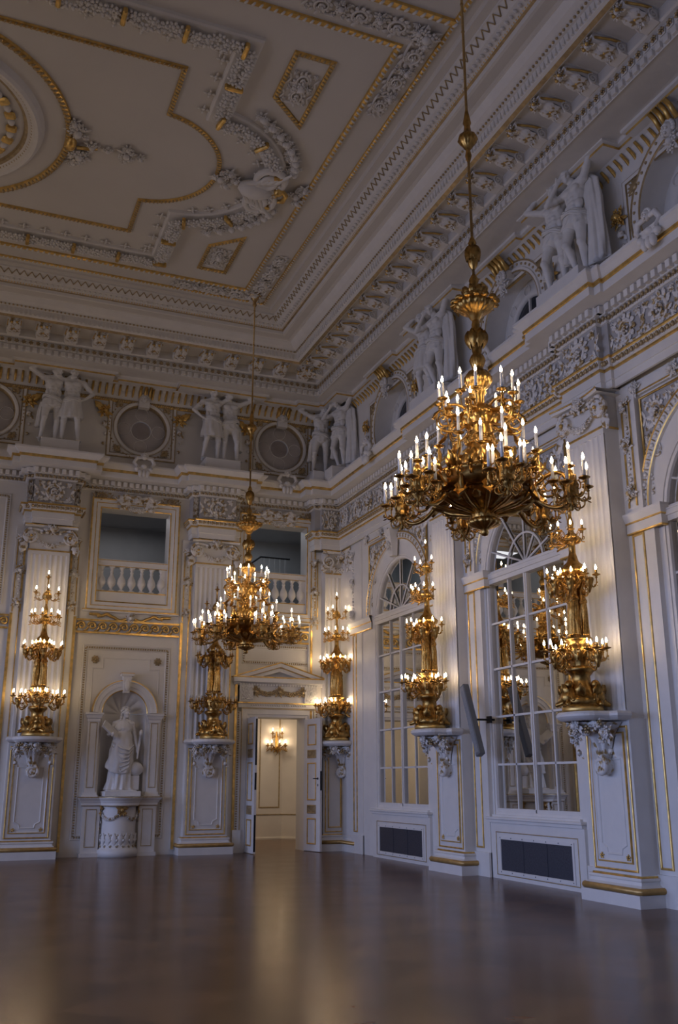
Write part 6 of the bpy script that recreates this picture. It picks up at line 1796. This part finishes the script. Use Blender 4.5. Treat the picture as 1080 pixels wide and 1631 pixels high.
        m.add(xf(gad([(0.0, -0.24, 0), (0.025, -0.22, 0), (0.018, -0.18, 0), (0.05, -0.13, 1), (0.075, -0.06, 1), (0.055, 0.0, 0), (0.035, 0.06, 0), (0.05, 0.12, 0), (0.03, 0.20, 0), (0.0, 0.21, 0)], 8, 0.1, 32), T(*c)), 0, True)
        m.add(xf(leaf_ring(0.06, -0.05, 7, 0.14, 0.14, -0.8), T(*c)), 0, True)
        for j in range(6):
            b = a+PI/3*j; v = (math.cos(b), math.sin(b)); m.add(curl(c+V3(v[0], v[1], 0)*0.09+V3(0, 0, -0.16), 0.075, PI/2, 1, v, 1.4, 0.012, 0.005), 0, True)
            m.add(curl(c+V3(v[0], v[1], 0)*0.12+V3(0, 0, 0.08), 0.055, -PI/2, 1, v, 1.3, 0.010, 0.005), 0, True)
        pts = []
        for j in range(6):
            b = a+PI/3*j+PI/6; p = c+V3(math.cos(b), math.sin(b), 0)*0.185+V3(0, 0, 0.02+0.05*(j % 2)); pts.append(p)
            arm(m, c+V3(math.cos(b), math.sin(b), 0)*0.05+V3(0, 0, -0.04), p, 0.13, 0.013, 0.009)
        p = c+V3(0, 0, 0.24); m.add(xf(CUP, T(*p)), 0, True); pts.append(p)
        o = obj('branch', m, GILT, t)
        for p in pts: add_candle(o, p)
    # standing candles on the ring, in two heights
    for k in range(12):
        a = PI/6*k+CH_PH+PI/12; u = V3(math.cos(a), math.sin(a), 0); hi = k % 2 == 0
        rr = 0.46 if hi else 0.66; z = 0.98 if hi else 0.76
        m = MB()
        p = u*rr+V3(0, 0, z)
        path = bez(u*0.5+V3(0, 0, 0.58), u*(0.66 if hi else 0.78)+V3(0, 0, 0.62), u*(rr-0.10)+V3(0, 0, z-0.22), p+V3(0, 0, -0.03), 12); m.add(tube(path, np.linspace(0.022, 0.012, 12), 6), 0, True)
        m.add(curl(u*0.58+V3(0, 0, 0.70), 0.08, -PI/2, 1, u, 1.3, 0.014, 0.006), 0, True)
        m.add(lathe([(0.0, 0.0), (0.02, 0.02), (0.028, 0.06), (0.014, 0.1)], 8) if False else xf(lathe([(0.012, 0.0), (0.026, 0.03), (0.014, 0.07), (0.02, 0.1), (0.012, 0.14)], 8), T(*(p-V3(0, 0, 0.16)))), 0, True)
        m.add(xf(LEAF, T(*(u*0.55+V3(0, 0, 0.58))) @ RZ(a+PI/2) @ RX(0.5) @ S(0.16, 0.3, 0.2)), 0, True)
        m.add(xf(CUP, T(*p)), 0, True)
        o = obj('branch', m, GILT, t); add_candle(o, p)
    # upper crown of arms
    for k in range(6):
        a = PI/3*k+CH_PH+PI/6; u = V3(math.cos(a), math.sin(a), 0); w = V3(-u[1], u[0], 0)
        m = MB(); base = u*0.10+V3(0, 0, 1.34); c = u*0.38+V3(0, 0, 1.32)
        path = bez(base, base+u*0.12+V3(0, 0, 0.14), c+V3(0, 0, 0.16), c, 10); m.add(tube(path, np.linspace(0.018, 0.012, 10), 6), 0, True)
        path = bez(base+V3(0, 0, -0.08), base+u*0.16+V3(0, 0, -0.28), c+u*0.16+V3(0, 0, -0.26), c+u*0.10, 12); m.add(tube(path, np.linspace(0.018, 0.010, 12), 6), 0, True)
        m.add(curl(c+u*0.02+V3(0, 0, -0.06), 0.12, 0, 1, u, 1.7, 0.018, 0.007), 0, True); m.add(curl(c+u*0.02+V3(0, 0, -0.20), 0.055, PI/2, -1, u, 1.3, 0.011, 0.005), 0, True)
        m.add(xf(LEAF, T(*(base+u*0.05)) @ RZ(a+PI/2) @ RX(1.6) @ S(0.18, 0.3, 0.22)), 0, True)
        m.add(xf(LEAF, T(*(c+V3(0, 0, -0.2))) @ RZ(a+PI/2) @ RX(2.4) @ S(0.14, 0.3, 0.16)), 0, True)
        pts = []
        for s_ in (-1, 0, 1):
            p = c+w*0.085*s_+u*(0.05 if s_ else -0.03)+V3(0, 0, 0.14 if s_ else 0.06); pts.append(p)
            m.add(tube(bez(c, c+w*0.1*s_+V3(0, 0, -0.08), p+V3(0, 0, -0.14), p+V3(0, 0, -0.03), 8), 0.009, 5), 0, True); m.add(xf(CUP, T(*p)), 0, True)
        o = obj('branch', m, GILT, t)
        for p in pts[:1]+pts[2:]: add_candle(o, p)
        add_candle(o, pts[1], 'short')
    return t
CH_PH = 0.25
CHAN = make_chandelier('large gilt bronze chandelier hanging nearest the camera, before the second mirrored window')
CHAN.location = (-3.93, -14.08, 4.15)
c = copy_tree(CHAN, loc=(-3.49, -3.74, 4.15), rotz=0.35, label='far gilt bronze chandelier hanging before the end wall near the double door')
for o in (CHAN, c): o['group'] = 'gilt bronze chandeliers'

# ------------------------------------------------------------------ figured candelabrum standing on a console (axis 0.42 in front of its wall point)
def make_candelabrum(lit=True, label=''):
    t = thing('figured_candelabrum', label, 'candelabrum'); Z0 = 2.52
    m = MB(); m.add(gad([(0.0, 0, 0), (0.28, 0, 0), (0.29, 0.02, 0), (0.29, 0.06, 0), (0.27, 0.08, 0), (0.0, 0.08, 0)], 4, 0.0, 48), 0, True); obj('plinth', m, GOLD, t)
    m = MB()
    m.add(gad([(0.27, 0.08, 0), (0.29, 0.13, 1), (0.26, 0.2, 1), (0.19, 0.28, 1), (0.14, 0.40, 0), (0.13, 0.5, 0), (0.17, 0.55, 0), (0.2, 0.58, 0), (0.2, 0.62, 0), (0.15, 0.64, 0)], 6, 0.12, 60), 0, True)
    m.add(leaf_ring(0.20, 0.16, 7, 0.24, 0.26, 0.25), 0, True)
    for k in range(3):
        a = 2*PI*k/3-PI/2; u = V3(math.cos(a), math.sin(a), 0)
        m.add(blob(u*0.24+V3(0, 0, 0.20), (0.10, 0.10, 0.12), 2), 0, True); m.add(blob(u*0.21+V3(0, 0, 0.38), 0.065, 2), 0, True)
        for s_ in (-1, 1):
            w = V3(-u[1], u[0], 0)*s_
            m.add(capsule(u*0.22+V3(0, 0, 0.30)+w*0.06, u*0.26+w*0.16+V3(0, 0, 0.16), 0.04, 0.03, 7), 0, True); m.add(capsule(u*0.26+w*0.05+V3(0, 0, 0.14), u*0.33+w*0.13+V3(0, 0, 0.10), 0.05, 0.035, 7), 0, True)
        m.add(curl(u*0.27+V3(0, 0, 0.15), 0.09, PI/2, 1, (-u[1], u[0]), 1.4, 0.025, 0.012), 0, True)
    obj('base', m, GILT, t)
    m = MB()
    m.add(gad([(0.13, 0.62, 0), (0.12, 0.66, 0), (0.15, 0.74, 1), (0.19, 0.84, 1), (0.17, 0.92, 1), (0.14, 0.97, 0), (0.20, 1.01, 0), (0.20, 1.04, 0), (0.0, 1.05, 0)], 12, 0.10, 60), 0, True)
    m.add(leaf_ring(0.15, 0.70, 8, 0.26, 0.28, -0.35), 0, True)
    for k in range(9):
        a = 2*PI*k/9; u = (math.cos(a), math.sin(a))
        m.add(curl((u[0]*0.22, u[1]*0.22, 0.78), 0.085, PI/2, 1, u, 1.5, 0.017, 0.007), 0, True); m.add(curl((u[0]*0.24, u[1]*0.24, 0.93), 0.05, -PI/2, -1, u, 1.4, 0.012, 0.006), 0, True)
    obj('lower_bowl', m, GILT, t)
    for k in range(3):
        a = 2*PI*k/3
        f = obj('figurine', FIGB, None, t); f.matrix_local = RZ(a+0.5) @ T(0, -0.085, 1.05) @ S(0.44, 0.44, 0.50)
        g = obj('gown', FIGG, None, f)
    m = MB(); m.add(gad([(0.05, 1.05, 0), (0.04, 1.5, 0), (0.05, 1.85, 0), (0.10, 1.93, 1), (0.17, 1.98, 1), (0.19, 2.04, 1), (0.13, 2.10, 0), (0.08, 2.18, 0), (0.05, 2.30, 0), (0.05, 2.42, 0), (0.11, 2.46, 1), (0.12, 2.52, 1), (0.06, 2.58, 0), (0.035, 2.66, 0), (0.05, 2.75, 0), (0.025, 2.85, 0), (0.03, 2.95, 0), (0.10, 3.02, 1), (0.08, 3.10, 1), (0.02, 3.18, 0), (0.015, 3.42, 0), (0.03, 3.45, 0), (0.0, 3.5, 0)], 10, 0.10, 60), 0, True)
    m.add(leaf_ring(0.15, 1.98, 10, 0.20, 0.24, -0.9), 0, True); m.add(leaf_ring(0.08, 2.44, 8, 0.15, 0.18, -0.8), 0, True); m.add(leaf_ring(0.06, 2.99, 6, 0.13, 0.16, -0.8), 0, True)
    obj('stem', m, GILT, t)
    def clus(z, rad, R, n, rr, az):
        m = MB(); u = V3(math.cos(az), math.sin(az), 0); c = u*R+V3(0, 0, z-0.12)
        r0 = u*rad+V3(0, 0, z-0.18)
        for s_ in (1, -1):
            path = bez(r0, r0+u*0.10+V3(0, 0, 0.14*s_), c-u*0.05+V3(0, 0, 0.2*s_), c+V3(0, 0, 0.02*s_), 10); m.add(tube(path, np.linspace(0.02, 0.014, 10), 6), 0, True)
        m.add(curl(r0+u*0.12, 0.07, PI, 1, u, 1.4, 0.012, 0.006), 0, True)
        m.add(xf(gad([(0.0, -0.14, 0), (0.018, -0.12, 0), (0.03, -0.08, 1), (0.05, -0.03, 1), (0.03, 0.02, 0), (0.03, 0.05, 0), (0.0, 0.06, 0)], 8, 0.1, 24), T(*c)), 0, True)
        m.add(xf(leaf_ring(0.04, -0.03, 6, 0.10, 0.12, -0.8), T(*c)), 0, True)
        pts = []
        for j in range(n):
            b = az+2*PI*j/n+PI/n; v = V3(math.cos(b), math.sin(b), 0); p = c+v*rr+V3(0, 0, 0.12); pts.append(p)
            arm(m, c+v*0.03, p, 0.11, 0.011, 0.008)
        o = obj('branch', m, GILT, t)
        for p in pts: add_candle(o, p, 'short', lit)
    for az in (PI, -PI/2, 0): clus(0.84, 0.22, 0.42, 5, 0.135, az)
    for az in (PI, -PI*0.75, -PI/2, -PI*0.25, 0): clus(1.90, 0.16, 0.34, 3 if az in (PI, 0, -PI/2) else 1, 0.11, az)
    for nm, z, R, azs in (('mid', 2.58, 0.30, [PI*1.02, PI*1.2, PI*1.4, PI*1.6, PI*1.8, PI*1.98]), ('top', 3.12, 0.24, [PI, PI*1.5, 2*PI])):
        for az in azs:
            m = MB(); u = V3(math.cos(az), math.sin(az), 0); p = u*R+V3(0, 0, z)
            arm(m, u*0.06+V3(0, 0, z-0.10), p, 0.13, 0.013, 0.008)
            m.add(curl(u*0.2+V3(0, 0, z-0.04), 0.06, 0, 1, u, 1.5, 0.009, 0.004), 0, True)
            o = obj('branch', m, GILT, t); add_candle(o, p, 'short', lit)
    m = MB(); m.add(xf(CUP, T(0, 0, 3.48)), 0, True); o = obj('top_cup', m, GILT, t); add_candle(o, (0, 0, 3.48), 'short', lit)
    return t
CA = make_candelabrum(True)
spots = [((-7.23, -0.69, 2.52), 0, 'lit gilt candelabrum with figures before the pilaster left of the niche'), ((-0.26, -0.68, 2.52), -PI/4, 'lit gilt candelabrum with figures in the room corner right of the door'),
         ((-0.67, -6.38, 2.52), RM, 'lit gilt candelabrum with figures on the pier between the mirrored windows'), ((-0.75, -11.22, 2.52), RM, 'lit gilt candelabrum with figures on the pier at the right photo edge')]
for i, (l, r, lab) in enumerate(spots):
    c = CA if i == 0 else copy_tree(CA)
    c.location = l; c.rotation_euler = (0, 0, r); c['label'] = lab; c['group'] = 'figured wall candelabra'
c = make_candelabrum(False, 'unlit gilt candelabrum with dark bulbs behind the far chandelier'); c.location = (-3.34, -0.69, 2.52); c['group'] = 'figured wall candelabra'

# small gilt wall light in the corridor
t = thing('wall_sconce', 'small lit gilt wall sconce on the cream corridor wall behind the open door', 'wall sconce', (-0.06, 4.58, 2.36))
m = MB(); m.add(tube([(0, -0.03, 0.1), (0, -0.05, 0.35), (0, -0.03, 0.62)], [0.03, 0.05, 0.02], 8), 0, True); m.add(xf(bouquet(0.1, -0.03, 4, 6), T(0, -0.03, 0.12)), 0, True); m.add(xf(LEAF, T(0, -0.03, 0.2) @ RX(PI) @ S(0.25, 0.4, 0.25)), 0, True); obj('backplate', m, GILT, t)
for az, z, R in ((PI*1.0, 0.22, 0.26), (PI*1.25, 0.22, 0.30), (PI*1.5, 0.22, 0.30), (PI*1.75, 0.22, 0.30), (PI*2.0, 0.22, 0.26), (PI*1.15, 0.56, 0.16), (PI*1.85, 0.56, 0.16)):
    m = MB(); u = V3(math.cos(az), math.sin(az), 0); p = u*R+V3(0, -0.05, z); arm(m, V3(0, -0.05, z-0.02), p, 0.12, 0.012, 0.008); o = obj('branch', m, GILT, t); add_candle(o, p, 'short')
